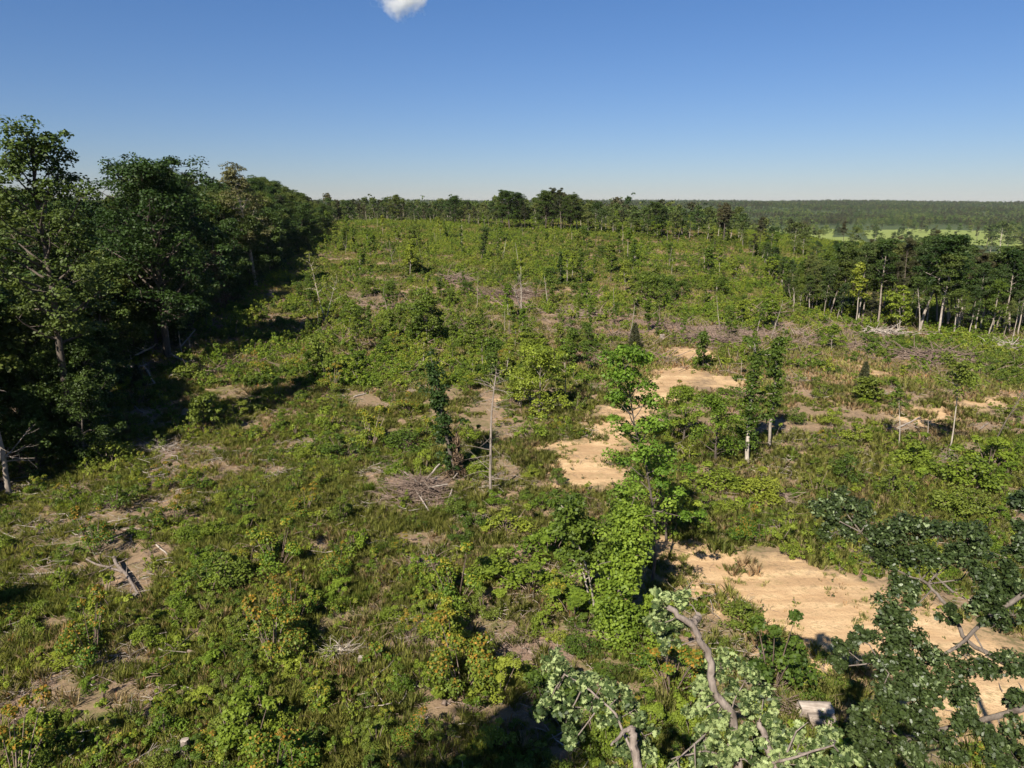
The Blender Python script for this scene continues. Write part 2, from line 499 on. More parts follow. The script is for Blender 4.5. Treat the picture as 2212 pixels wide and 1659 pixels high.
# ------------------------------------------------------------------ plants: each builder returns [(part name, mesh), ...] for one variant
def broadleaf(seed, Ht, R, r0, start=0.3, nl=22, leaf=0.34, nc=3, nleaf=95, cr=1.0, lm="forest", bm="bark", lean=0.04, top=0.85, sub=True):
    rng = RS(seed)
    tg, cg = Geo(), Geo()
    tr = path(rng, (0, 0, -0.3), (rng.normal() * lean, rng.normal() * lean, 1), Ht * top, 9, 0.05, 0.06)
    tube(tg, tr, np.linspace(1, 0.22, 10) * r0, 8)
    Cn, Rd = [tr[-1], tr[-1] * .6 + tr[-2] * .4, tr[-2]], [cr, cr, cr]
    for i in range(nl):
        f = start + (1 - start) * (i + rng.rand()) / nl
        a = i * 2.4 + rng.uniform(-0.5, 0.5)
        p = np.array([np.interp(f, np.linspace(0, 1, 10), tr[:, c]) for c in range(3)])
        g = (f - start) / (1 - start)
        ln = R * (math.sin(math.pi * (0.22 + 0.74 * g)) ** 0.7) * rng.uniform(0.7, 1.15)
        el = math.radians(rng.uniform(8, 28) + 38 * g)
        lb = path(rng, p, (math.cos(a) * math.cos(el), math.sin(a) * math.cos(el), math.sin(el)), ln, 5, 0.16, 0.05)
        rr = r0 * 0.34 * (1.1 - 0.6 * g)
        tube(tg, lb, np.linspace(1, 0.25, 6) * rr, 5)
        for c in range(nc):
            t = rng.uniform(0.45, 1.0) if c else 1.0
            q = np.array([np.interp(t, np.linspace(0, 1, 6), lb[:, k]) for k in range(3)])
            off = rng.normal(size=3) * cr * np.array([0.9, 0.9, 0.55]) * (0 if c == 0 else 1)
            Cn.append(q + off)
            Rd.append(cr * rng.uniform(0.6, 1.25))
            if sub and c:
                tube(tg, np.stack([q, q + off * 0.5, q + off]), [rr * 0.3, rr * 0.2, rr * 0.08], 4)
    clumps(cg, rng, Cn, Rd, nleaf, leaf, leaf * 0.66, 0.75, upn=.7)
    return [("trunk", tg.build("trunk", [M[bm]], True)), ("crown", cg.build("crown", [M[lm]]))]

def pine(seed, Ht, R, r0, start=0.45, lm="pine", nleaf=90):
    rng = RS(seed)
    tg, cg = Geo(), Geo()
    tr = path(rng, (0, 0, -0.3), (rng.normal() * .03, rng.normal() * .03, 1), Ht * 0.97, 9, 0.025, 0.05)
    tube(tg, tr, np.linspace(1, 0.12, 10) * r0, 7)
    Cn, Rd = [tr[-1]], [0.7]
    n = int(26 * (1 - start) * 2)
    for i in range(n):
        f = start + (1 - start) * (i + rng.rand()) / n
        a = rng.uniform(0, 6.28)
        g = (f - start) / (1 - start)
        p = np.array([np.interp(f, np.linspace(0, 1, 10), tr[:, c]) for c in range(3)])
        ln = R * (1.05 - 0.75 * g) * rng.uniform(0.5, 1.15) * (0.65 if g < 0.12 else 1)
        el = math.radians(rng.uniform(-8, 20) + 25 * g)
        lb = path(rng, p, (math.cos(a) * math.cos(el), math.sin(a) * math.cos(el), math.sin(el)), ln, 4, 0.12, 0.1)
        tube(tg, lb, np.linspace(1, 0.2, 5) * r0 * 0.2, 4)
        for t in (0.55, 0.8, 1.0):
            Cn.append(np.array([np.interp(t, np.linspace(0, 1, 5), lb[:, k]) for k in range(3)]) + rng.normal(size=3) * .2)
            Rd.append(rng.uniform(0.45, 0.85) * R / 3)
    for c, r in zip(Cn, Rd):
        d = sphere_dirs(rng, nleaf, 0.7)
        P = c + d * r * 0.5 * np.array([1, 1, .6])
        leaves(cg, rng, P, rng.normal(size=(nleaf, 3)), r * 0.85, r * 0.11, 0, np.clip(rng.uniform(-.3, .3) + rng.rand(nleaf), 0, 1), 0, axis=d + np.array([0, 0, .35]))
    return [("trunk", tg.build("trunk", [M["bark"]], True)), ("crown", cg.build("crown", [M[lm]]))]

def cedar(seed, Ht, R):
    rng = RS(seed)
    tg, cg = Geo(), Geo()
    tube(tg, [(0, 0, -.2), (0, 0, Ht * .5), (0.05, 0, Ht * .95)], [R * .1, R * .07, .02], 6)
    n = 2600
    z = rng.rand(n) ** 1.2
    rad = R * (1 - z) ** 0.7 * (0.5 + 0.6 * rng.rand(n)) * (0.7 + 0.5 * vnoise(z * 7, rng.randint(0, 6, n) * 3.1, seed))
    a = rng.uniform(0, 6.28, n)
    P = np.stack([np.cos(a) * rad, np.sin(a) * rad, 0.05 * Ht + z * Ht * .97], 1)
    d = np.stack([np.cos(a), np.sin(a), np.full(n, .7)], 1)
    leaves(cg, rng, P, rng.normal(size=(n, 3)), .34, .07, 0, None, 0, axis=d)
    return [("trunk", tg.build("trunk", [M["bark"]], True)), ("crown", cg.build("crown", [M["pine"]]))]

def sapling(seed, Ht, R, lm="leaf", bm="pale", leaf=0.16, start=0.35, nl=11, nleaf=60, stems=1, cr=0.42, r0=None):
    rng = RS(seed)
    tg, cg = Geo(), Geo()
    Cn, Rd = [], []
    for s in range(stems):
        a0 = rng.uniform(0, 6.28)
        sp = 0 if stems == 1 else 0.22
        b = (math.cos(a0) * .15 * (stems > 1), math.sin(a0) * .15 * (stems > 1), -.15)
        h = Ht * (1 if s == 0 else rng.uniform(.6, .95))
        tr = path(rng, b, (math.cos(a0) * sp + rng.normal() * .05, math.sin(a0) * sp + rng.normal() * .05, 1), h, 7, 0.07, 0.05)
        rr = (r0 or Ht * 0.011)
        tube(tg, tr, np.linspace(1, 0.25, 8) * rr, 6)
        Cn.append(tr[-1]); Rd.append(cr)
        for i in range(nl):
            f = start + (1 - start) * (i + rng.rand()) / nl
            a = i * 2.4 + rng.rand()
            g = (f - start) / (1 - start)
            p = np.array([np.interp(f, np.linspace(0, 1, 8), tr[:, c]) for c in range(3)])
            lb = path(rng, p, (math.cos(a), math.sin(a), .45 + .5 * g), R * (1.1 - .6 * g) * rng.uniform(.5, 1.1), 4, .18, .05)
            tube(tg, lb, np.linspace(1, .3, 5) * rr * .4, 4)
            for t in (0.65, 1.0):
                Cn.append(np.array([np.interp(t, np.linspace(0, 1, 5), lb[:, k]) for k in range(3)]) + rng.normal(size=3) * .12)
                Rd.append(cr * rng.uniform(.55, 1.2))
    clumps(cg, rng, Cn, Rd, nleaf, leaf, leaf * .7, .7)
    return [("trunk", tg.build("trunk", [M[bm]], True)), ("crown", cg.build("crown", [M[lm]]))]

def vine_column(seed, Ht, R, lm="vine", n=3000, leaf=.2, lean=(0, 0), bare=0.0, topbare=0.0, bm="bark"):
    rng = RS(seed)
    tg, cg = Geo(), Geo()
    tr = path(rng, (0, 0, -.2), (lean[0], lean[1], 1), Ht * (1 + topbare), 9, .05, .03)
    tube(tg, tr, np.linspace(1, .35, 10) * max(.09, R * .16), 7)
    side = []
    for i in range(9):
        f = rng.uniform(.3, 1)
        p = np.array([np.interp(f, np.linspace(0, 1, 10), tr[:, c]) for c in range(3)])
        a = rng.uniform(0, 6.28)
        lb = path(rng, p, (math.cos(a), math.sin(a), .5), R * rng.uniform(.8, 1.9), 4, .2)
        tube(tg, lb, np.linspace(1, .3, 5) * .03, 4)
        side += [lb[-1], lb[-2] + rng.normal(size=3) * .15]
    m = int(n / 42)
    f = bare + (1 - bare) * rng.rand(m)
    a = rng.uniform(0, 6.28, m)
    lump = vnoise(f * Ht * .7, a * .8, seed)
    rad = R * (.15 + 1.0 * lump) * (1 - .3 * f) * rng.uniform(.3, 1.1, m)
    ax = np.stack([np.interp(f / (1 + topbare), np.linspace(0, 1, 10), tr[:, c]) for c in range(3)], 1)
    Cn = ax + np.stack([np.cos(a), np.sin(a), np.zeros(m)], 1) * rad[:, None]
    Cn = np.vstack([Cn, side])
    clumps(cg, rng, Cn, R * rng.uniform(.2, .5, len(Cn)), 42, leaf, leaf * .8, .9, upn=.45)
    return [("trunk", tg.build("trunk", [M[bm]], True)), ("vine_cover", cg.build("vine_cover", [M[lm]]))]

def snag(seed, Ht, r0, nb=14, bl=1.0, bm="grey", lean=(0, 0), start=.35, fork=0, vine=0, down=0.0, twig=.22):
    rng = RS(seed)
    g = Geo()
    tr = path(rng, (0, 0, -.2), (lean[0], lean[1], 1), Ht, 9, .035, .01)
    tube(g, tr, np.linspace(1, .35, 10) * r0, 7)
    trs = [tr]
    for k in range(fork):
        i = rng.randint(1, 4)
        a = rng.uniform(0, 6.28)
        b = path(rng, tr[i], (math.cos(a) * .5, math.sin(a) * .5, 1), Ht * rng.uniform(.45, .8), 7, .1, .03)
        tube(g, b, np.linspace(.6, .2, 8) * r0, 6)
        trs.append(b)
    for i in range(nb):
        t = trs[i % len(trs)]
        f = start + (1 - start) * rng.rand()
        m = len(t)
        p = np.array([np.interp(f, np.linspace(0, 1, m), t[:, c]) for c in range(3)])
        a = rng.uniform(0, 6.28)
        b = path(rng, p, (math.cos(a), math.sin(a), rng.uniform(-.3, .6) - down), bl * rng.uniform(.4, 1.3) * (1.15 - .6 * f), 4, .2)
        tube(g, b, np.linspace(1, .3, 5) * r0 * twig, 4)
        for _ in range(2):
            j = rng.randint(1, 4)
            tube(g, path(rng, b[j], b[j] - p + rng.normal(size=3) * .5, bl * .4, 3, .2), np.linspace(1, .4, 4) * r0 * .1, 3)
    out = [("trunk", g.build("trunk", [M[bm]], True))]
    if vine:
        cg = Geo()
        n = vine
        f = rng.rand(n) ** 1.3 * .85
        a = rng.uniform(0, 6.28, n)
        ax = np.stack([np.interp(f, np.linspace(0, 1, 10), tr[:, c]) for c in range(3)], 1)
        rad = Ht * .24 * (1 - f * .85) * (.3 + vnoise(f * 9, a, seed)) * rng.rand(n) ** .5
        P = ax + np.stack([np.cos(a) * rad, np.sin(a) * rad, np.zeros(n)], 1)
        leaves(cg, rng, P, rng.normal(size=(n, 3)), .5, .1, 0, None, 0, axis=rng.normal(size=(n, 3)) * .5 + np.array([0, 0, -.6]))
        out.append(("vine_cover", cg.build("vine_cover", [M["deadvine"]])))
    return out

def shrub(seed, R, Ht, lm="leaf", nsub=13, nleaf=75, leaf=.12, tips=0.0, stem="slash", name="foliage"):
    rng = RS(seed)
    g = Geo()
    Cn, Rd = [], []
    ex = rng.uniform(.75, 1.3)
    for i in range(nsub):
        a, q = rng.uniform(0, 6.28), math.sqrt(rng.rand()) * 1.05
        shoot = rng.rand() < .22
        hz = Ht * (rng.uniform(.9, 1.3) if shoot else .2 + .65 * rng.rand() * (1 - .4 * q * q))
        c = np.array([math.cos(a) * q * R * .95 * ex, math.sin(a) * q * R * .95 / ex, hz])
        Cn.append(c)
        Rd.append(R * (rng.uniform(.14, .26) if shoot else rng.uniform(.2, .46)))
        tube(g, [(c[0] * .15, c[1] * .15, -.1), (c[0] * .6, c[1] * .6, hz * .55), tuple(c)], [.022, .015, .006], 3, 1)
    def tipfn(P, d, m):
        k = (P[:, 2] / Ht - .45) * 1.2 + d[:, 2] * .35
        return np.where(rng.rand(m) < np.clip(k, 0, 1) * tips * 1.25, rng.uniform(.2, .8, m), 0.0)
    clumps(g, rng, Cn, Rd, nleaf, leaf, leaf * .72, .85, tipfn=tipfn if tips else None)
    return [(name, g.build(name, [M[lm], M[stem]]))]

def grass_patch(seed, R, n_tuft, blades, h, w, lm="grass", tipp=.25):
    rng = RS(seed)
    g = Geo()
    for i in range(n_tuft):
        a, q = rng.uniform(0, 6.28), R * math.sqrt(rng.rand())
        c = np.array([math.cos(a) * q, math.sin(a) * q, -.03])
        m = int(blades * rng.uniform(.6, 1.4))
        hh = h * rng.uniform(.5, 1.3)
        az = rng.uniform(0, 6.28, m)
        sp = rng.uniform(.05, .75, m)
        b = c + np.stack([np.cos(az), np.sin(az), np.zeros(m)], 1) * rng.uniform(0, .12, (m, 1))
        tp = b + np.stack([np.cos(az) * sp, np.sin(az) * sp, np.ones(m) * rng.uniform(.6, 1.1, m)], 1) * hh
        md = (b + tp) / 2 + np.array([0, 0, .12 * hh])
        s = np.stack([-np.sin(az), np.cos(az), np.zeros(m)], 1) * w
        V = np.stack([b - s, b + s, md + s * .8, tp, md - s * .8], 1).reshape(-1, 3)
        g.add(V, np.arange(5 * m).reshape(m, 5), 0, rng.rand(m), np.where(rng.rand(m) < tipp, rng.uniform(.3, 1, m), 0))
    return g.build("grass_patch", [M[lm]])

def twig_patch(seed, R, n, L, r, mat="slash"):
    rng = RS(seed)
    g = Geo()
    for i in range(n):
        a, q = rng.uniform(0, 6.28), R * math.sqrt(rng.rand())
        az = rng.uniform(0, 6.28)
        l = L * rng.uniform(.3, 1.2)
        p = np.array([math.cos(a) * q, math.sin(a) * q, rng.uniform(.0, .22)])
        tube(g, path(rng, p, (math.cos(az), math.sin(az), rng.uniform(-.1, .25)), l, 3, .15), np.linspace(1, .4, 4) * r * rng.uniform(.5, 1.3), 4, 0, rng.rand())
    return g.build("twig_patch", [M[mat]])

# ------------------------------------------------------------------ placing things
REG, MARKS = [], []

def thing(name, parts, pos, label=None, cat="tree", rot=0.0, sc=1.0, group=None, base=None, noun=None, mark=None, seen=None, tilt=(0, 0), single=False):
    """an Empty (or, for a thing of one part, that mesh) at the base; parts are children sharing the variant's mesh data"""
    if len(parts) == 1 and single:
        o = bpy.data.objects.new(name, parts[0][1])
        C.objects.link(o)
    else:
        o = bpy.data.objects.new(name, None)
        o.empty_display_size = 0.3
        C.objects.link(o)
        for pn, me in parts:
            c = bpy.data.objects.new(pn, me)
            C.objects.link(c)
            c.parent = o
    o.location = pos
    o.rotation_euler = (tilt[0], tilt[1], rot)
    o.scale = (sc, sc, sc) if np.isscalar(sc) else sc
    o["category"] = cat
    if label:
        o["label"] = label
    if group:
        o["group"] = group
    q = seen if seen is not None else proj(np.array(pos) + np.array([0, 0, 0.3]))[:2]
    REG.append((o, base, noun, q, label))
    if mark:
        MARKS.append((mark, q))
    return o

def foot(px, py, sink=0.0):
    p = ground(px, py)
    return np.array([p[0], p[1], float(H(p[0], p[1])) - sink])

def top_height(p, py_top):
    """how tall a thing standing at p is when its top shows at row py_top"""
    r = ray(CX, py_top)
    return CAM[2] + p[1] * r[2] / r[1] - p[2]

rng = RS(11)

# ------------------------------------------------------------------ variants (each built once, its meshes shared by the copies)
BL = [(broadleaf(21 + i, Ht, R, r0, st, nl, lf, 5, nlf, cr * 1.15), Ht * k) for i, (Ht, R, r0, st, nl, lf, nlf, cr, k) in enumerate([
    (20, 5.0, .28, .30, 32, .27, 110, .80, 1.02), (22, 5.6, .32, .34, 34, .28, 110, .85, 1.0), (17, 4.4, .22, .22, 28, .26, 105, .75, 1.02), (19, 6.0, .30, .25, 36, .28, 110, .85, 1.0)])]
EDGEV = [(broadleaf(41 + i, Ht, R, r0, .06, nl, .24, 4, 100, cr * 1.05), Ht) for i, (Ht, R, r0, nl, cr) in enumerate([(11, 3.4, .15, 24, .8), (9, 3.0, .12, 22, .75), (13, 3.2, .16, 26, .8)])]
POLE = [(broadleaf(61 + i, Ht, R * .88, r0 * 1.25, st, 20, .24, 3, 100, .72, ("forest", "far", "forest", "far", "leafd")[i], "grey", .03, .93), Ht * 1.02) for i, (Ht, R, r0, st) in enumerate([
    (15, 2.4, .13, .50), (16, 2.2, .12, .55), (14, 2.6, .14, .46), (15, 2.0, .10, .40), (13, 2.2, .11, .34)])]
PINE = [(pine(81 + i, Ht, R, .2, st), Ht) for i, (Ht, R, st) in enumerate([(18, 3.0, .45), (17, 3.4, .5), (15, 2.6, .35)])]
FARB = [(broadleaf(91 + i, Ht, R, r0, st, 15, .5, 2, 60, 1.2, "far", "pale", .03, .9, False), Ht * 1.04) for i, (Ht, R, r0, st) in enumerate([
    (14, 3.4, .16, .3), (15, 3.0, .16, .42), (12, 3.6, .15, .2), (13, 2.6, .13, .5)])]
SAP = [(sapling(101 + i, Ht, R, lm, bm, lf * 1.15, st, nl, 78, stems, cr), Ht * 1.05) for i, (Ht, R, lm, bm, lf, st, nl, stems, cr) in enumerate([
    (5, 1.0, "leaf", "pale", .17, .30, 11, 1, .42), (4, 1.1, "leafd", "bark", .16, .2, 11, 1, .42), (6, .9, "leaf", "pale", .17, .45, 10, 1, .4),
    (4.5, 1.0, "leaf", "pale", .17, .2, 7, 3, .4), (6.5, .7, "leafd", "bark", .17, .15, 14, 1, .36), (5.5, .5, "leafd", "bark", .16, .35, 9, 1, .3)])]
DEAD = [(snag(121 + i, Ht, r0, nb, bl, bm, (ln, .02), .3, fk), Ht) for i, (Ht, r0, nb, bl, bm, ln, fk) in enumerate([
    (5, .05, 6, .6, "pale", .05, 0), (4, .045, 4, .5, "grey", .1, 0), (6, .055, 10, .8, "grey", -.06, 1), (3, .045, 2, .4, "pale", -.1, 0)])]
SH = {
    "green": [shrub(141 + i, .8, 1.1, "leaf", 16, 130, .095) for i in range(3)],
    "dark": [shrub(151 + i, .8, 1.1, "leafd", 16, 130, .09) for i in range(3)],
    "orange": [shrub(161 + i, .8, 1.3, "tip", 18, 190, .075, .5) for i in range(3)],
    "yellow": [shrub(171 + i, .8, 1.2, "tipy", 18, 190, .075, .45) for i in range(2)],
}

BUSHY = [(broadleaf(201 + i, 5, 2.3 + .3 * i, .09, .1, 18, .24, 3, 85, .7, "leafd", "bark"), 5) for i in range(2)]
HT = {}
def tall(parts):
    k = parts[0][1].name
    if k not in HT:
        zs = []
        for _, me in parts:
            co = np.empty(len(me.vertices) * 3, np.float32)
            me.vertices.foreach_get("co", co)
            zs.append(np.percentile(co[2::3], 99.3))
        HT[k] = float(max(zs))
    return HT[k]

def pick(v, h, r):
    """a variant and the scale that makes it h tall"""
    parts, _ = v[r.randint(len(v))]
    return parts, h / tall(parts)

# ------------------------------------------------------------------ the dark forest along the clearing's edge
SKY_X = [-400, 0, 60, 110, 150, 190, 210, 240, 300, 350, 380, 430, 470, 490, 520, 545, 600, 640, 660, 700, 720, 745, 760, 800]
SKY_Y = [330, 380, 400, 400, 405, 415, 425, 372, 352, 347, 347, 365, 392, 380, 370, 366, 385, 398, 402, 410, 418, 425, 428, 430]
def sky_left(px, w=0.0):
    return max(float(np.interp(px + k * w, SKY_X, SKY_Y)) for k in (-1, -.5, 0, .5, 1))

def crown_seen(p, h):
    return proj(np.array(p) + np.array([0, 0, h * .8]))[:2]

def forest_tree(p, h, v, base, name="broadleaf_tree", label=None, mark=None, sc=None, noun="tree of the dark wood"):
    parts, s = pick(v, h, rng)
    return thing(name, parts, (p[0], p[1], p[2] - .1), label, "tree", rng.uniform(0, 6.28), (s * (sc or 1), s * (sc or 1), s), "trees of the dark wood" if not label else None,
                 base, noun, mark, crown_seen(p, h))

p = np.array([-34.2, 53.0, float(H(-34.2, 53.0))])
talltree = [(broadleaf(19, 24, 4.6, .34, .40, 34, .26, 5, 85, .8, lean=.0, top=.95), 24.3)]
forest_tree(p, top_height(p, 268), talltree, None, label="tall open crowned tree standing highest above the dark wood", mark="the tall open crowned tree")
p = np.array([-43.5, 88.0, float(H(-43.5, 88.0))])
dome = [(broadleaf(20, 20, 7.4, .4, .25, 46, .27, 6, 120, 1.1, lean=0), 20.3)]
forest_tree(p, top_height(p, 343), dome, None, label="broad dome shaped tree in the dark wood, notched skyline on both sides", mark="the broad dome tree")
p = np.array([-49.5, 138.0, float(H(-49.5, 138.0))])
tanT = [(broadleaf(18, 20, 3.6, .25, .35, 30, .24, 5, 70, .75, "tan", "pale"), 20)]
forest_tree(p, top_height(p, 356), tanT, None, label="sparse tan leaved tree rising above the dark wood skyline", mark="the sparse tan tree")

seg = np.linalg.norm(np.diff(EDGE, axis=0), axis=1)
cum = np.concatenate([[0], np.cumsum(seg)])
s = 0.0
while s < cum[-1]:
    i = min(np.searchsorted(cum, s, side="right") - 1, len(seg) - 1)
    t = (s - cum[i]) / seg[i]
    e = EDGE[i] * (1 - t) + EDGE[i + 1] * t
    d = unit(EDGE[i + 1] - EDGE[i])
    nrm = np.array([-abs(d[1]), d[0] if d[1] > 0 else -d[0]])
    dist = np.linalg.norm(e)
    for r_, off in enumerate((0.8, 5.5, 11.5, 19.0)):
        q = e + nrm * (off + rng.uniform(-1.2, 1.2)) + rng.normal(size=2) * .9
        if field([FOREST], np.array([q[0]]), np.array([q[1]]), 1.0)[0] < -.5:
            continue
        pz = float(H(q[0], q[1]))
        px = proj((q[0], q[1], pz + 12))[0]
        if px < (-240 if r_ < 2 else -120) or px > 745:
            continue
        p3 = np.array([q[0], q[1], pz])
        add = (rng.uniform(70, 240), rng.uniform(30, 130), rng.uniform(12, 90), rng.uniform(2, 45))[r_]
        h = top_height(p3, sky_left(px, 4.0 * F / max(p3[1], 30)) + add * min(1, 75 / dist))
        if r_ == 0:
            h = float(np.clip(h, 5, 14))
            forest_tree(p3, h, EDGEV, "low leafy tree at the wood edge", noun="tree of the wood edge")
        else:
            h = float(np.clip(h, 8, 25))
            if r_ == 1 and rng.rand() < .15:
                forest_tree(p3, h * .92, PINE, "dark pine in the wood", "pine_tree", noun="pine of the dark wood")
            else:
                forest_tree(p3, h, BL, ("dark green", "deep green", "mid green")[rng.randint(3)] + " broadleaf tree")
    s += 5.2 + .016 * dist

for a, b, h in ((198, 988, 9.5), (186, 1008, 7.5), (112, 1000, 9), (150, 990, 8.5), (178, 950, 9), (205, 915, 7), (78, 1030, 6.5), (240, 872, 8), (20, 1000, 13), (75, 985, 12), (150, 925, 12.5), (200, 880, 11), (238, 850, 10), (262, 815, 12), (310, 790, 10.5), (345, 775, 12), (395, 745, 11), (440, 700, 12.5), (468, 680, 11), (530, 640, 12), (575, 610, 11), (620, 570, 12), (655, 545, 11)):
    p = foot(a - 25, b - 22) if h > 9.6 else foot(a, b)
    forest_tree(p, h * rng.uniform(.9, 1.1), BL[:3:2] if rng.rand() < .6 else EDGEV, "full crowned tree at the wood edge", noun="tree of the wood edge")
s = 3.0
while s < cum[-1]:
    i = min(np.searchsorted(cum, s, side="right") - 1, len(seg) - 1)
    t = (s - cum[i]) / seg[i]
    e = EDGE[i] * (1 - t) + EDGE[i + 1] * t + rng.normal(size=2) * .8
    if not 30 < e[1] < 46:
        forest_tree(np.array([e[0], e[1], float(H(e[0], e[1]))]), rng.uniform(3.2, 7.5), EDGEV, "low leafy tree at the wood edge", noun="tree of the wood edge")
    s += 4.0 + .012 * np.linalg.norm(e)
# ------------------------------------------------------------------ wood-edge snags and leaning trunks
p = foot(22, 1072)
thing("dead_tree", snag(301, 8.5, .2, 18, 2.6, "grey", (-.06, 0), .3), p, "thick bare grey trunk with dead side branches at the wood edge", "dead tree", .4, mark="the thick bare edge trunk")
p = foot(104, 922)
thing("leaning_tree", snag(302, top_height(p, 720), .13, 16, 1.5, "grey", (-.22, .02), .5, 0, 600), p, "slender leaning trunk with thin brown top beside the dark wood", "dead tree", mark="the slender leaning trunk")
p = foot(478, 668)
thing("broken_tree", snag(303, top_height(p, 512), .17, 22, 1.7, "grey", (-.03, 0), .2, 1, 2600, .4), p, "broken pale topped trunk draped in dead brown vine at the wood edge", "dead tree", 1.0, mark="the brown vine draped trunk")
for x, y, yt, lb in ((418, 700, 648, "short pale dead pole in front of the wood, beside the brown draped trunk"), (366, 712, 660, "thin grey pole against the dark wood with leafy top gone"),
                     (393, 768, 712, "bent white snapped stem above the fallen branches"), (412, 762, 726, "split pale stub standing over the fallen branches")):
    p = foot(x, y)
    thing("dead_pole", snag(310 + x, top_height(p, yt), .1, 3, .5, "pale", (rng.uniform(-.2, .1), 0)), p, lb, "dead tree")

# ------------------------------------------------------------------ lying logs, branches and brush
CLEAR = []
def lying(name, segs, radii, label, cat="log", mat="grey", twigs=0, seed=1, lift=.1, mark=None, group=None):
    """a fallen stem: segs are runs of photo points laid on the ground"""
    r_ = RS(seed)
    runs = []
    for sg in segs:
        pts = np.array([foot(*q[:2]) + np.array([0, 0, lift + (q[2] if len(q) > 2 else 0)]) for q in sg])
        t = np.linspace(0, 1, len(pts))
        tt = np.linspace(0, 1, max(5, 2 * len(pts)))
        runs.append(np.stack([np.interp(tt, t, pts[:, c]) for c in range(3)], 1))
    for rn in runs:
        CLEAR.extend((q[0], q[1], .2 + radii[0] * 2.5) for q in rn)
    c0 = runs[0].mean(0)
    g = Geo()
    for run, rd in zip(runs, radii):
        w = run - c0 + r_.normal(size=run.shape) * rd * .25
        tube(g, w, np.linspace(1, .7, len(w)) * rd, 7)
        for _ in range(twigs):
            k = r_.randint(0, len(w))
            tube(g, path(r_, w[k], (r_.normal(), r_.normal(), .35), rd * r_.uniform(7, 18), 4, .25), np.linspace(1, .3, 5) * rd * .28, 4)
    return thing(name, [(name, g.build(name, [M[mat]], True))], c0, label, cat, seen=proj(c0)[:2], mark=mark, group=group, single=True)

lying("fallen_branch", [[(266, 803), (300, 801), (318, 796)], [(294, 790, .8), (336, 777, 1.2)], [(312, 800), (336, 838)], [(269, 748, 1.2), (286, 790, .4)], [(300, 802), (280, 830)]], [.16, .12, .12, .08, .08],
      "tangle of pale fallen limbs at the foot of the dark wood", "fallen tree", "pale", 7, 5, .5, "the pale fallen limbs")
lying("fallen_branch", [[(372, 782, .6), (414, 801, .3)], [(392, 762, .4), (425, 742, 1.5)], [(366, 820), (410, 809)], [(395, 790), (440, 806)]], [.13, .08, .08, .06],
      "sprawl of grey fallen limbs below the split pale stub", "fallen tree", "grey", 6, 6, .4, "the grey fallen limbs")
lying("forked_log", [[(247, 1217, .1), (256, 1235, .1), (279, 1256), (290, 1278), (303, 1296)], [(268, 1246), (240, 1236), (215, 1232), (187, 1218)], [(250, 1216), (222, 1210)], [(216, 1246), (278, 1224, .2)]], [.10, .075, .05, .04],
      "thick crooked forked log lying among green shrubs", "log", "oakbark", 3, 7, .3, "the crooked forked log")
lying("branch", [[(-20, 1236), (50, 1247), (120, 1240), (185, 1236)], [(10, 1252), (90, 1250), (150, 1243)], [(0, 1262), (60, 1264), (110, 1268)]], [.05, .04, .04],
      "long tangle of thin grey branches beside the crooked forked log", "branch", "grey", 10, 8, .12, "the long grey branches")
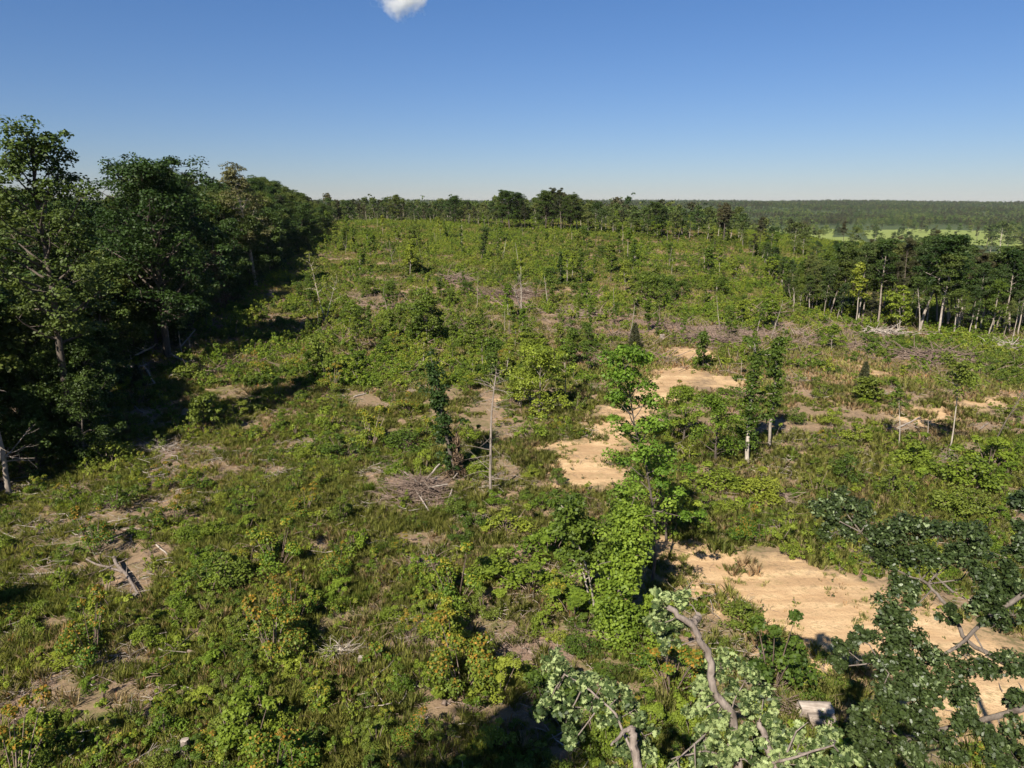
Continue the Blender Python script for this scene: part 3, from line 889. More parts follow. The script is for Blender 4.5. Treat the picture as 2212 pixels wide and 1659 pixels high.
STICKS = [((338, 1180), (383, 1217), .05, "straight pale pole lying alone in green weeds"), ((406, 1412), (457, 1414), .08, "short thick pale log lying in a brown gap"),
          ((272, 1435), (338, 1435), .035, "thin tan pole lying level in the weeds"), ((82, 1474), (114, 1466), .04, "short pale stick on bare brown litter"),
          ((44, 1521), (97, 1543), .07, "brown log slanting across bare litter"), ((81, 1167), (151, 1153), .05, "curved brown pole on bare soil above the crooked log"),
          ((123, 1142), (165, 1160), .035, "thin pale stick crossing a brown gap"), ((0, 1152), (47, 1167), .04, "grey stick at the clearing edge, partly out of view"),
          ((67, 1004), (134, 1044), .06, "grey pole slanting out of the dark wood shade"), ((30, 1050), (67, 1050), .08, "pale log lying level beside the thick bare trunk"),
          ((292, 881), (309, 894), .09, "small white split log in olive grass"), ((373, 931), (393, 893), .04, "thin slanting stick beside the dark leafy sapling"),
          ((1048, 1377), (1107, 1411), .045, "long tan pole across the bare brown litter patch"), ((1121, 1434), (1154, 1426), .05, "dark curved stick on the bare litter patch"),
          ((1144, 1412), (1166, 1428), .09, "thick pale log end on the bare litter patch"), ((1017, 1567), (1057, 1562), .05, "grey stick lying beside bare soil below the orange bush"),
          ((902, 1569), (926, 1552), .045, "short pale stick leaning in low weeds"), ((958, 1528), (976, 1517), .11, "short split log below the tall orange bush"),
          ((765, 859), (806, 846), .08, "bundle like grey log on the middle slope"), ((785, 1128), (806, 1132), .06, "pale split log on brown litter below the brush heap"),
          ((1124, 769), (1160, 767), .08, "pale pole lying in tan grass behind the sapling thicket"), ((1724, 821), (1751, 819), .16, "white log lying in the dry grass"),
          ((1939, 927), (1988, 903), .09, "long grey limb slanting up from the leafless pole"), ((1943, 951), (2007, 926), .07, "grey limb lying below the long slanting limb"),
          ((2097, 946), (2133, 916), .09, "pale limb slanting in shrubs beside the sandy bend"), ((1128, 627), (1150, 632), .22, "white log on the distant slash heap"),
          ((690, 1418), (735, 1402), .08, "pale branch stub in a brown gap among shrubs"), ((735, 1405), (760, 1434), .09, "forked pale root end in a brown gap"),
          ((1600, 1395), (1622, 1393), .05, "thin white stick beside the round dark bush"), ((1592, 1352), (1618, 1350), .05, "pale stick at the sandy track edge"),
          ((1650, 1075), (1690, 1110), .06, "grey branch on purple brown litter"), ((1700, 1010), (1735, 1030), .05, "thin grey branch in the dry grass slope"),
          ((560, 715), (600, 708), .09, "pale pole in the bright edge shrubs"), ((1490, 735), (1525, 731), .12, "grey pole on the wide slash strip"),
          ((1690, 718), (1760, 722), .10, "long grey pole on the wide slash strip"), ((2050, 790), (2110, 806), .12, "dark pole at the foot of the long dark brush heap")]
for k, (a, b, r_, lb) in enumerate(STICKS):
    mid = ((a[0] + b[0]) / 2, (a[1] + b[1]) / 2)
    lying("log" if r_ >= .07 else "stick", [[(*a, .08), mid, (*b, .04)]], [r_], lb, "log" if r_ >= .07 else "stick", ("pale", "grey", "slash")[k % 3] if "brown" not in lb and "dark" not in lb else "slash", 1, 40 + k, r_ * .8)

def brush(px, py, lx, ly, hh, n, label, seed, L=1.6, r=.035, mat="slash", rot=0.0, mark=None):
    r_ = RS(seed)
    g = Geo()
    for i in range(n):
        q = r_.normal(size=2) * np.array([lx, ly]) * .42
        k = math.exp(-(q[0] / lx) ** 2 * 2 - (q[1] / ly) ** 2 * 2)
        z = hh * k * r_.rand() ** .6
        a = r_.uniform(0, 6.28)
        tube(g, path(r_, (q[0], q[1], z), (math.cos(a) * 1.4, math.sin(a), r_.uniform(-.15, .3)), L * r_.uniform(.35, 1.3), 4, .16), np.linspace(1, .35, 5) * r * r_.uniform(.4, 1.8), 4, 0, r_.rand())
    return thing("brush_mound", [("brush_mound", g.build("brush_mound", [M[mat]]))], foot(px, py), label, "brush heap", rot, mark=mark, single=True)

brush(905, 1070, 2.6, 2.1, 1.5, 520, "brown brush heap of tangled twigs and cut logs in the open", 501, 1.5, .022, mark="the brown brush heap")
for k, (a, b, r_, z1, z2) in enumerate([((876, 1052), (910, 1080), .06, 1.1, 1.1), ((912, 1072), (950, 1040), .09, .8, 1.3), ((926, 1080), (968, 1074), .08, .9, .9),
                                      ((966, 1092), (976, 1070), .07, .1, .4), ((889, 1062), (931, 1115), .05, .6, .1), ((980, 1042), (1002, 1024), .05, .3, .6)]):
    lying("log", [[(*a, z1), ((a[0] + b[0]) / 2, (a[1] + b[1]) / 2, (z1 + z2) / 2), (*b, z2)]], [r_],
          ("thin grey pole on top of the brown brush heap", "thick slanting log crowning the brown brush heap", "level dark log across the brown brush heap", "stout log standing on end at the brush heap edge",
           "long pole trailing down from the brown brush heap", "short grey pole beside the vine wrapped dark trunk")[k], "log", "grey", 1, 90 + k, .05)
brush(1112, 640, 8, 4.2, 1.2, 330, "wide purple grey slash heap on the slope below the old track", 502, 3.6, .05, mark="the upper slash heap")
brush(985, 610, 5, 3.0, 1.7, 160, "small mauve heap of thin branches on the upper slope", 503, 4, .05, mark="the small mauve heap")
brush(1265, 682, 5, 3.5, .6, 170, "low mauve slash heap where the old track meets the clearing", 504, 3, .045, mark="the low mauve heap")
brush(1530, 742, 5, 2.2, 1.0, 240, "dark tangled slash heap above the pale sand patch", 505, 3.4, .06, mark="the dark slash heap")
brush(2015, 778, 6.5, 2.0, 1.2, 340, "long dark brush heap in the dry grass before the pole stand", 506, 3, .06, mark="the long dark brush heap")
brush(2170, 756, 5.5, 1.8, .9, 240, "pale grey brush heap under the pole stand", 507, 2.4, .04, "grey", mark="the pale brush heap")
brush(1905, 724, 5, 1.8, 1.0, 180, "grey brush heap at the foot of the tall pale trunks", 508, 2.2, .045, "grey", mark="the trunk foot brush heap")
brush(1636, 686, 4.5, 2, 1.4, 180, "dark root tangle at the corner of the pole stand", 509, 3, .07, mark="the dark root tangle")
brush(918, 1228, 1.7, 1.2, .6, 200, "small reddish twig heap among bright shrubs", 510, 1.1, .014, mark="the small reddish twig heap")
brush(1690, 1085, 2.0, 2.4, .6, 220, "mauve twig heap on the dry slope above the sand", 511, 1.2, .016, mark="the mauve twig heap")
brush(730, 1418, 1.0, .8, .5, 130, "small pale twig heap in a brown gap", 512, .9, .014, "grey", mark="the small pale twig heap")
brush(1700, 1530, 1.2, .9, .5, 160, "dense brown twig heap behind the short weathered log", 513, .9, .012, mark="the dense brown twig heap")
brush(345, 972, 2.0, 1.2, .5, 160, "grey twig heap on bare ground near the wood edge", 514, 1.3, .018, "grey", mark="the grey twig heap")
brush(1620, 712, 7, 3, .3, 70, "broad thin sheet of mauve slash beside the pole stand", 515, 2.6, .035, mark="the broad slash sheet")

# ------------------------------------------------------------------ single trees left standing in the clearing
def single(name, builder, bx, by, ty, label, mark, cat="tree", rot=0.0, **kw):
    p = foot(bx, by)
    h = top_height(p, ty)
    parts = builder(h)
    return thing(name, parts, p, label, cat, rot, (1.0, 1.0, h / tall(parts)), mark=mark, seen=proj(p + np.array([0, 0, h * .5]))[:2], **kw)

single("bare_snag", lambda h: snag(401, h, .115, 44, 2.0, "grey", (.015, 0), .12, twig=.2), 1061, 1075, 793, "tall bare dead snag with thin side twigs in mid clearing", "the tall bare snag", "dead tree", .6)
single("vine_wrapped_tree", lambda h: vine_column(402, h, 1.0, "forest", 3600, .2, (-.16, .05), .12, .0), 985, 1032, 768, "dark leaning tree wrapped in brown and green vine above the brush heap", "the vine wrapped dark trunk")
single("dead_cedar", lambda h: snag(403, h, .12, 10, .8, "slash", (-.02, 0), .1, 0, 700), 984, 1030, 930, "brown dead stub at the foot of the vine wrapped dark tree", None, "dead tree")
single("vine_column", lambda h: vine_column(404, h, 1.2, "vine", 12500, .16, (-.01, .02)), 1338, 1392, 1072, "bright green leafy vine column covering a dead trunk", "the bright vine column")
single("dark_tree", lambda h: sapling(405, h, 1.5, "leafd", "pale", .19, .35, 15, 90, 3, .55, .07), 1288, 1330, 1050, "dark leafy tree on pale stems close to the bright vine column", "the dark pale stemmed tree")
single("young_tree", lambda h: sapling(406, h, 2.6, "vine", "bark", .16, .32, 32, 135, 1, .55, .09), 1408, 1262, 738, "tall slender young tree with open bright crown beside the sandy track", "the tall slender young tree", rot=2.2)
single("young_tree", lambda h: sapling(431, h, 1.8, "leaf", "bark", .2, .15, 18, 70, 1, .55, .08), 1440, 1170, 905, "shorter leafy tree just behind the tall slender young tree", None)
single("vine_column", lambda h: vine_column(407, h, .85, "leafd", 4200, .19, (.03, 0), .28, .0, "pale"), 1662, 966, 728, "slim vine clad trunk with knobby dark green top and pale bare foot", "the knobby vine clad trunk", rot=1)
single("vine_column", lambda h: vine_column(408, h, 1.1, "leafd", 3600, .19, (.05, 0), .18, .03, "pale"), 1614, 1000, 742, "ragged vine clad sapling standing next to the knobby vine clad trunk", "the ragged vine clad sapling", rot=2)
single("broadleaf_tree", lambda h: broadleaf(409, h, 2.5, .12, .15, 16, .18, 3, 80, .55, "leaf", "bark"), 1545, 1000, 850, "bushy bright tree between the sandy track and the ragged vine sapling", "the bushy bright tree")
single("broadleaf_tree", lambda h: broadleaf(410, h, 1.9, .10, .12, 14, .18, 3, 80, .5, "leaf", "bark"), 1475, 955, 838, "bushy green tree behind the tall slender young tree", None)
single("sapling_thicket", lambda h: broadleaf(411, h, 3.2, .09, .08, 26, .22, 3, 80, .75, "leaf", "pale"), 1165, 895, 745, "dense bright sapling clump with dark base behind the bare snag", "the bright sapling clump")
single("sapling", lambda h: sapling(412, h, 1.5, "leaf", "pale", .2, .2, 12, 70, 2, .55), 1120, 880, 790, "leafy twin stem sapling against the bright sapling clump", None, "sapling")
single("sapling", lambda h: sapling(413, h, 1.2, "leaf", "pale", .18, .2, 12, 60, 1, .45), 1222, 870, 735, "thin upright sapling rising over the bright sapling clump", None, "sapling")
single("umbrella_tree", lambda h: sapling(414, h, 2.3, "leafd", "pale", .19, .66, 17, 75, 1, .55, .07), 2050, 985, 765, "umbrella crowned small tree on a crooked bare stem in dry grass", "the umbrella crowned tree", rot=.5)
single("sapling", lambda h: sapling(415, h, .9, "leafd", "pale", .17, .7, 7, 50, 1, .4, .05), 1941, 965, 838, "thin sapling with a small high crown and a long bare stem", "the high crowned sapling", "sapling")
single("leafless_pole", lambda h: snag(416, h, .05, 3, .5, "grey", (.01, 0)), 2002, 960, 905, "short leafless grey pole beside the umbrella crowned tree", "the leafless pole", "dead tree")
single("leafless_pole", lambda h: snag(417, h, .07, 6, .8, "bark", (.24, 0), .6), 2138, 978, 828, "dark bare stem leaning over the sandy bend", "the leaning dark stem", "dead tree")
single("sapling", lambda h: cedar(418, h, 1.1), 1370, 758, 698, "small dark green cedar standing behind the sandy track", "the small dark cedar", "sapling")
single("sapling", lambda h: cedar(419, h, .8), 1864, 842, 782, "small pointed dark cedar in the dry grass", "the small pointed cedar", "sapling")
single("twin_stem_tree", lambda h: sapling(420, h, 2.8, "grass", "pale", .22, .45, 12, 26, 2, .6, .09), 704, 697, 545, "thin leaved tree on two pale forking stems at the bright slope", "the twin pale stem tree")
single("broadleaf_tree", lambda h: broadleaf(421, h, 2.7, .12, .22, 20, .26, 3, 80, .8, "leafd", "pale"), 922, 742, 632, "dark round crowned tree with two pale trunks on the middle slope", "the round crowned slope tree")
single("dead_tree", lambda h: snag(422, h, .14, 14, 2.2, "pale", (.03, 0), .45, 3), 1126, 682, 588, "cluster of dead pale forked stems before the upper slash heap", "the dead forked stems", "dead tree")
single("arched_tree", lambda h: vine_column(423, h, 1.1, "forest", 2400, .3, (.22, 0), .25), 1038, 565, 482, "dark arching vine covered tree on the upper slope", "the arching dark tree")
single("sapling", lambda h: sapling(424, h, 1.6, "leafd", "bark", .2, .2, 14, 70, 1, .5), 440, 938, 850, "dark leafy sapling casting a long shadow in olive grass", "the shadow casting sapling", "sapling")
single("sapling", lambda h: cedar(425, h, .8), 300, 840, 790, "small feathery green cedar at the foot of the dark wood", None, "sapling")
single("sapling", lambda h: sapling(426, h, 1.4, "leafd", "pale", .2, .25, 14, 70, 1, .5), 835, 730, 668, "slim leafy sapling near the round crowned slope tree", None, "sapling")
single("sapling", lambda h: vine_column(427, h, .9, "forest", 2200, .26, (.02, 0)), 1210, 615, 545, "slender dark column sapling beside the old grassy track", "the slender column sapling", "sapling")
single("sapling", lambda h: sapling(428, h, 1.5, "leafd", "bark", .2, .1, 14, 80, 2, .55), 1870, 870, 812, "leafy low sapling in front of the small pointed cedar", None, "sapling")
single("sapling", lambda h: sapling(429, h, 1.2, "leaf", "pale", .2, .2, 10, 60, 1, .45), 1795, 760, 700, "light green sapling before the broad slash sheet", None, "sapling")
for a, b, t in ((1398, 650, 588), (1436, 652, 594), (1470, 646, 602), (756, 706, 652), (792, 640, 598), (842, 646, 604), (1010, 640, 606), (900, 590, 552), (1300, 560, 528), (1560, 640, 596), (1250, 760, 722)):
    p = foot(a, b)
    h = top_height(p, t)
    parts, sc = pick(BUSHY, h, rng)
    thing("broadleaf_tree", parts, p, None, "tree", rng.uniform(0, 6.28), sc, "dark trees on the slope", "dark low crowned tree", "dark tree on the slope", None, proj(p + np.array([0, 0, h / 2]))[:2])
for a, b, t in ((1084, 493, 414), (1100, 496, 411), (1124, 495, 415), (1178, 499, 412), (1196, 498, 406), (1212, 501, 407), (1234, 502, 419), (855, 478, 421), (985, 484, 423), (1420, 512, 436)):
    p = foot(a, b)
    h = top_height(p, t)
    parts, sc = pick(BL if t > 410 else PINE, h, rng)
    thing("broadleaf_tree" if t > 410 else "pine_tree", parts, p, None, "tree", rng.uniform(0, 6.28), (sc * 1.25, sc * 1.25, sc), "trees of the far tree row", "tall dark skyline tree" if t > 410 else "tall dark skyline pine", "tree of the far tree row", None, crown_seen(p, h))
single("tall_pine", lambda h: pine(430, h, 4.0, .26, .5), 1563, 528, 440, "tall red brown pine with bare trunk at the end of the far tree row", "the tall red brown pine")

# ------------------------------------------------------------------ stand of pole trunks, the far tree row and the valley trees
def row(front_px, offs, step, sky_x, sky_y, adds, chooser, noun, group, base, hmin, hmax, away=True, seed=5):
    r_ = RS(seed)
    E = np.array([ground(a, b)[:2] for a, b in front_px])
    sg = np.linalg.norm(np.diff(E, axis=0), axis=1)
    cu = np.concatenate([[0], np.cumsum(sg)])
    for k, off in enumerate(offs):
        s = r_.uniform(0, step)
        while s < cu[-1]:
            i = min(np.searchsorted(cu, s, side="right") - 1, len(sg) - 1)
            t = (s - cu[i]) / sg[i]
            q = E[i] * (1 - t) + E[i + 1] * t
            q = q + unit(q) * (off + r_.uniform(-1, 1) * step * .3) + r_.normal(size=2) * step * .12
            p = np.array([q[0], q[1], float(H(*q))])
            px = proj(p + np.array([0, 0, 8]))[0]
            h = float(np.clip(top_height(p, np.interp(px, sky_x, sky_y) + r_.uniform(*adds[k])), hmin, hmax))
            nm, v, bs = chooser(r_, k, px)
            parts, sc = pick(v, h, r_)
            wd = r_.uniform(.9, 1.2)
            thing(nm, parts, p - np.array([0, 0, .1]), None, "tree", r_.uniform(0, 6.28), (sc * wd, sc * wd, sc), group, bs, noun, None, crown_seen(p, h))
            s += step * r_.uniform(.75, 1.25)

def ch_pole(r_, k, px):
    if k == 0 and r_.rand() < .35:
        return "sapling", SAP, "slim leafy sapling at the stand edge"
    if r_.rand() < .12:
        return "pine_tree", PINE, "dark pine among pole trunks"
    return "pole_tree", POLE, ("slender tree", "pale trunked tree", "tall slim tree")[r_.randint(3)]

row([(1700, 655), (1760, 682), (1830, 700), (1900, 712), (2000, 722), (2100, 728), (2330, 742)], (0, 3.5, 7.5, 12, 17, 23), 2.9,
    [1600, 1650, 1700, 1750, 1780, 1850, 1880, 1950, 2000, 2070, 2110, 2150, 2212, 2400], [594, 582, 568, 552, 532, 518, 508, 516, 500, 504, 538, 544, 528, 528],
    [(40, 120), (0, 50), (0, 40), (-4, 25), (-4, 15), (0, 15)], ch_pole, "tree of the pole stand", "trees of the pole stand", "slender tree", 4.5, 17)
row([(1700, 650), (1672, 610), (1648, 570), (1620, 545), (1600, 530)], (0, 6), 6.0, [1590, 1620, 1650, 1700, 1760], [468, 490, 510, 540, 570], [(0, 60), (0, 50)],
    lambda r_, k, px: ("pole_tree", POLE, "thin pale stemmed tree") if r_.rand() < .5 else ("sapling", SAP, "slim leafy sapling"), "tree between the pole stand and the far row", "thin trees beyond the slash", "thin tree", 3, 11, seed=15)
SKF_X = [700, 750, 800, 850, 900, 980, 1050, 1078, 1090, 1115, 1130, 1165, 1190, 1215, 1240, 1300, 1350, 1400, 1450, 1500, 1600, 1700]
SKF_Y = [425, 428, 424, 424, 432, 424, 436, 420, 412, 420, 414, 425, 407, 412, 424, 428, 436, 440, 436, 446, 442, 450]

def ch_far(r_, k, px):
    if (1075 < px < 1120 or 1165 < px < 1245) and r_.rand() < .6:
        return "pine_tree", PINE, "dark pine"
    if r_.rand() < .16:
        return "pine_tree", PINE, "dark narrow pine"
    return "broadleaf_tree", FARB, ("green broadleaf tree", "pale trunked tree", "rounded green tree")[r_.randint(3)]

row([(705, 484), (760, 478), (850, 478), (950, 482), (1040, 488), (1100, 493), (1200, 497), (1300, 506), (1400, 513), (1500, 518), (1600, 526)], (0, 7, 15), 5.2, SKF_X, SKF_Y,
    [(16, 36), (5, 20), (0, 8)], ch_far, "tree of the far tree row", "trees of the far tree row", "far tree", 5, 17, seed=8)

r_ = RS(77)
VAL = [(1640, 540, 470), (1665, 548, 490), (1715, 548, 480), (1735, 556, 500), (1605, 535, 480), (1625, 560, 505), (1760, 566, 520), (1820, 530, 478), (1845, 540, 490), (1800, 560, 520),
       (2160, 545, 478), (2140, 552, 500), (2130, 535, 488), (2175, 540, 486), (2205, 560, 510), (1650, 515, 483), (1990, 500, 478), (1960, 502, 474),
       (1905, 498, 482), (2100, 500, 480), (2020, 530, 505), (1925, 540, 510), (1960, 536, 500), (2085, 535, 505), (1890, 520, 490), (1945, 515, 492), (2015, 525, 492), (2060, 530, 500), (2110, 520, 490), (1985, 545, 512), (1770, 525, 496), (1755, 500, 482), (2195, 515, 490), (1840, 535, 505)]
for a, b, t in VAL:
    p = foot(a, b)
    parts, sc = pick(FARB if r_.rand() < .8 else PINE, max(4, top_height(p, t)), r_)
    sx = sc * r_.uniform(1.0, 1.5)
    thing("valley_tree", parts, p, None, "tree", r_.uniform(0, 6.28), (sx, sx, sc), "trees of the valley", ("round hazy tree", "dark valley tree", "spreading green tree")[r_.randint(3)], "tree of the valley", None, proj(p + np.array([0, 0, 4]))[:2])

# ------------------------------------------------------------------ thin saplings and dead poles over the slope
def free_spot(px, py, r_):
    p = foot(px, py)
    x, y = np.array([p[0]]), np.array([p[1]])
    if field(TRACK, x, y, 1.0)[0] > -.6 or field([FOREST], x, y, 1.0)[0] > -.5:
        return None
    return p

r_ = RS(91)
n = 0
while n < 240:
    px, py = r_.uniform(640, 1680), 500 + 330 * r_.rand() ** 1.6
    if px < 715 - (py - 482) * .45 or (px > 1500 and py < 525):
        continue
    p = free_spot(px, py, r_)
    if p is None or p[1] > 285:
        continue
    k = r_.choice(6, p=[.16, .2, .12, .16, .2, .16])
    parts, ht = SAP[k]
    h = r_.uniform(2.4, 7.2) * (1.1 if py < 620 else .8)
    w = r_.uniform(.8, 1.25)
    thing("sapling", parts, p, None, "sapling", r_.uniform(0, 6.28), (h / ht * w, h / ht * w, h / ht), "saplings on the slope", ("bright leafy", "dark leafy", "high crowned", "many stemmed", "column like", "sparse dark")[k] + " sapling",
          "sapling on the slope", None, proj(p + np.array([0, 0, h / 2]))[:2])
    n += 1
n = 0
while n < 48:
    px, py = r_.uniform(700, 1720), 485 + 260 * r_.rand() ** 2
    if px < 715 - (py - 482) * .45 or (px > 1500 and py < 528):
        continue
    p = free_spot(px, py, r_)
    if p is None or p[1] > 300:
        continue
    parts, ht = DEAD[r_.randint(4)]
    h = r_.uniform(2.0, 6.5)
    thing("dead_pole", parts, p, None, "dead tree", r_.uniform(0, 6.28), (h / ht * .8, h / ht * .8, h / ht), "dead poles on the slope", ("thin pale dead pole", "grey dead pole", "forked grey dead pole", "short pale dead pole")[[q[0] for q in DEAD].index(parts)],
          "dead pole on the slope", None, proj(p + np.array([0, 0, h / 2]))[:2], tilt=(r_.normal() * .1, r_.normal() * .1))
    n += 1

# ------------------------------------------------------------------ shrubs one can tell apart
COLR = {"green": "bright green", "dark": "dark green", "orange": "orange tipped", "yellow": "yellow tipped"}
def put_shrub(kind, p, R, hgt, r_, label=None, mark=None):
    parts = SH[kind][r_.randint(len(SH[kind]))]
    s = R / .8
    hgt = hgt * .95
    size = "low" if R < .75 else "broad" if R > 1.15 else "rounded"
    nm = {"green": "leafy_shrub", "dark": "leafy_shrub", "orange": "tipped_shrub", "yellow": "tipped_shrub"}[kind]
    return thing(nm, parts, p, label, "shrub", r_.uniform(0, 6.28), (s, s, hgt / 1.2), None if label else "shrubs in the clearing", size + " " + COLR[kind] + " shrub", "shrub of its colour " + kind, mark,
                 proj(p + np.array([0, 0, hgt * .5]))[:2], single=True)

r_ = RS(123)
HAND = [("orange", 205, 1195, .95, 1.9, "orange topped shrub beside the crooked forked log", "the log side orange shrub"), ("orange", 200, 1425, .95, 1.9, "tall orange flecked shrub with black shadow beside it", "the shadowed orange shrub"),
        ("orange", 590, 1430, 1.15, 2.2, "large yellow and orange tipped shrub among green ones", "the large orange shrub"), ("orange", 632, 1335, .8, 1.4, "smaller orange tipped shrub touching the large orange shrub", None),
        ("yellow", 985, 1310, 1.2, 2.2, "tall yellow green tipped bush above a red tipped one", "the tall yellow bush"), ("yellow", 975, 1395, 1.15, 2.0, "golden tipped bush in the middle of the tall bush chain", None),
        ("orange", 1000, 1490, 1.2, 2.2, "red tipped bush at the foot of the tall bush chain", "the red tipped bush"), ("orange", 726, 1250, .7, 1.4, "slim golden orange shrub standing in dry weeds", "the slim golden shrub"),
        ("orange", 35, 1700, 1.0, 2.2, "yellow orange shrub cut by the frame edge, close to the camera", None), ("orange", 590, 1690, 1.0, 1.6, "orange flecked shrub at the lower frame edge", None),
        ("yellow", 428, 1062, .8, 1.4, "yellow green shrub with a dry stalk near the wood shade", "the yellow stalk shrub"), ("orange", 375, 1130, .85, 1.2, "low spreading orange tipped shrub in open weeds", None),
        ("orange", 372, 1050, .8, 1.1, "orange rimmed shrub up slope from the yellow stalk shrub", None), ("yellow", 800, 965, 1.5, 2.4, "big rounded yellow green bush in mid slope", "the big yellow green bush"),
        ("orange", 880, 895, 1.1, 1.5, "reddish shrub up slope from the big yellow green bush", None), ("orange", 640, 805, 1.4, 1.8, "orange tinged shrub near the middle of the upper slope", None),
        ("orange", 565, 815, 1.3, 2.0, "golden shrub cluster beside a dry stalk, below the bright slope", None), ("orange", 720, 845, 1.2, 1.7, "rust tinged shrub in the mid slope weeds", None),
        ("orange", 890, 1600, .6, .8, "small orange flecked shrub with grey stick beside it", None), ("orange", 1450, 1490, 1.2, 1.6, "wide orange flecked shrub behind the pale oak", None),
        ("orange", 660, 1110, .9, 1.1, "olive and rust shrub in open weeds", None), ("yellow", 600, 1230, 1.25, 1.9, "large bright shrub with yellow top in the near weeds", "the large bright shrub"),
        ("dark", 480, 1265, 1.15, 1.7, "dense dark shrub down slope from the white pole", None), ("dark", 450, 1265, .9, 1.2, "dark shrub beside the dense dark one", None),
        ("green", 1095, 1150, 1.2, 1.4, "wide bright shrub down slope from the bare snag", None), ("green", 1185, 1205, 1.5, 1.7, "large bright shrub left of nothing but weeds and vines", None),
        ("green", 545, 1620, 1.1, 1.8, "tall light green shrub close to the camera", None), ("dark", 250, 1100, 1.1, 1.6, "low dark shrub before the wood shade", None),
        ("dark", 1668, 1475, 1.35, 2.6, "dense rounded dark bush at the sandy track edge", "the round dark bush"), ("green", 2075, 1055, 1.9, 2.4, "broad bright bush below the leaning dark stem", "the broad bright bush"),
        ("green", 1965, 1000, 1.5, 2.0, "yellowish bush at the foot of the high crowned sapling", None), ("green", 2135, 1010, 1.6, 2.2, "large green bush under the leaning dark stem", None),
        ("dark", 2080, 1110, 1.4, 2.0, "shaded bush down slope from the broad bright bush", None), ("dark", 1830, 1040, .9, 2.2, "upright dark shrub on a bare stem in dry grass", None),
        ("dark", 1920, 1075, .9, 1.7, "oval dark shrub in tan grass", None), ("green", 1540, 1060, 1.5, 1.6, "spreading bright shrub below the bushy bright tree", None), ("green", 1640, 1075, 1.4, 1.6, "bright shrub at the mauve twig heap", None),
        ("green", 1150, 1280, 1.6, 1.4, "wide bright vine mound in front of the dark pale stemmed tree", None), ("green", 1070, 1250, 1.2, 1.4, "bright shrub between the reddish twig heap and vine mound", None),
        ("green", 1240, 1330, 1.5, 1.3, "low bright mound at the foot of the bright vine column", None), ("green", 1400, 1390, 1.0, 2.0, "bright shrub hugging the sandy side of the vine column", None),
        ("dark", 1180, 1525, 1.1, 1.6, "dark shrub next to bare brown litter", None), ("green", 1080, 1500, .9, 1.3, "green shrub between the red tipped bush and bare litter", None),
        ("dark", 1595, 1345, .9, 1.0, "small dark shrub at the edge of the big sand patch", None), ("dark", 1255, 1370, .6, .9, "small round shrub on brown litter", None),
        ("dark", 140, 940, 1.6, 2.2, "fern like shrub clump catching light at the wood foot", None), ("dark", 160, 990, 1.8, 2.4, "leafy shrub half in the wood shade", None), ("dark", 235, 1005, 1.3, 2.0, "dark shrub at the shade line", None),
        ("dark", 300, 875, 1.4, 2.0, "leafy shrub below the pale fallen limbs", None), ("dark", 420, 815, 1.5, 2.2, "leafy shrub covering the grey fallen limbs", None), ("green", 470, 790, 1.5, 2.2, "bright shrub beside the grey fallen limbs", None),
        ("dark", 520, 900, 1.5, 1.2, "dark low shrub in the shadow of the leafy sapling", None), ("dark", 740, 990, 1.3, 1.6, "dark round shrub beside the big yellow green bush", None), ("dark", 880, 970, 1.6, 1.8, "wide dark shrub between the yellow bush and vine wrapped trunk", None)]
for k, a, b, R, hh, lb, mk in HAND:
    p = foot(a, b)
    R, hh = R * 1.15, hh * 1.15
    lb = lb.replace("left of nothing but weeds and vines", "standing in weeds short of the vine mound")
    put_shrub(k, p, R, hh, r_, lb, mk)
taken = [np.array([a, b]) for _, a, b, *_r in HAND]
n = 0
tries = 0
while n < 235 and tries < 20000:
    tries += 1
    px, py = r_.uniform(-20, 2225), 690 + 985 * r_.rand() ** .8
    d = 20 * 1536 / max(py - 435, 60)
    if min(np.hypot(*(t - (px, py))) for t in taken) < 42:
        continue
    right = px > 1250 and py < 1330
    if right and r_.rand() < .45:
        continue
    p = free_spot(px, py, r_)
    if p is None or (p[1] < 34 and px > 1480) or any(math.hypot(p[0] - c[0], p[1] - c[1]) < c[2] + .6 for c in CLEAR):
        continue
    taken.append(np.array([px, py]))
    k = r_.choice(["green", "dark", "orange", "yellow"], p=[.50, .36, .05, .09])
    R = r_.uniform(.4, 1.05) * (.8 if py > 1300 else 1 if py > 1000 else 1.25)
    put_shrub(k, p, R, R * r_.uniform(.9, 1.9), r_)
    n += 1

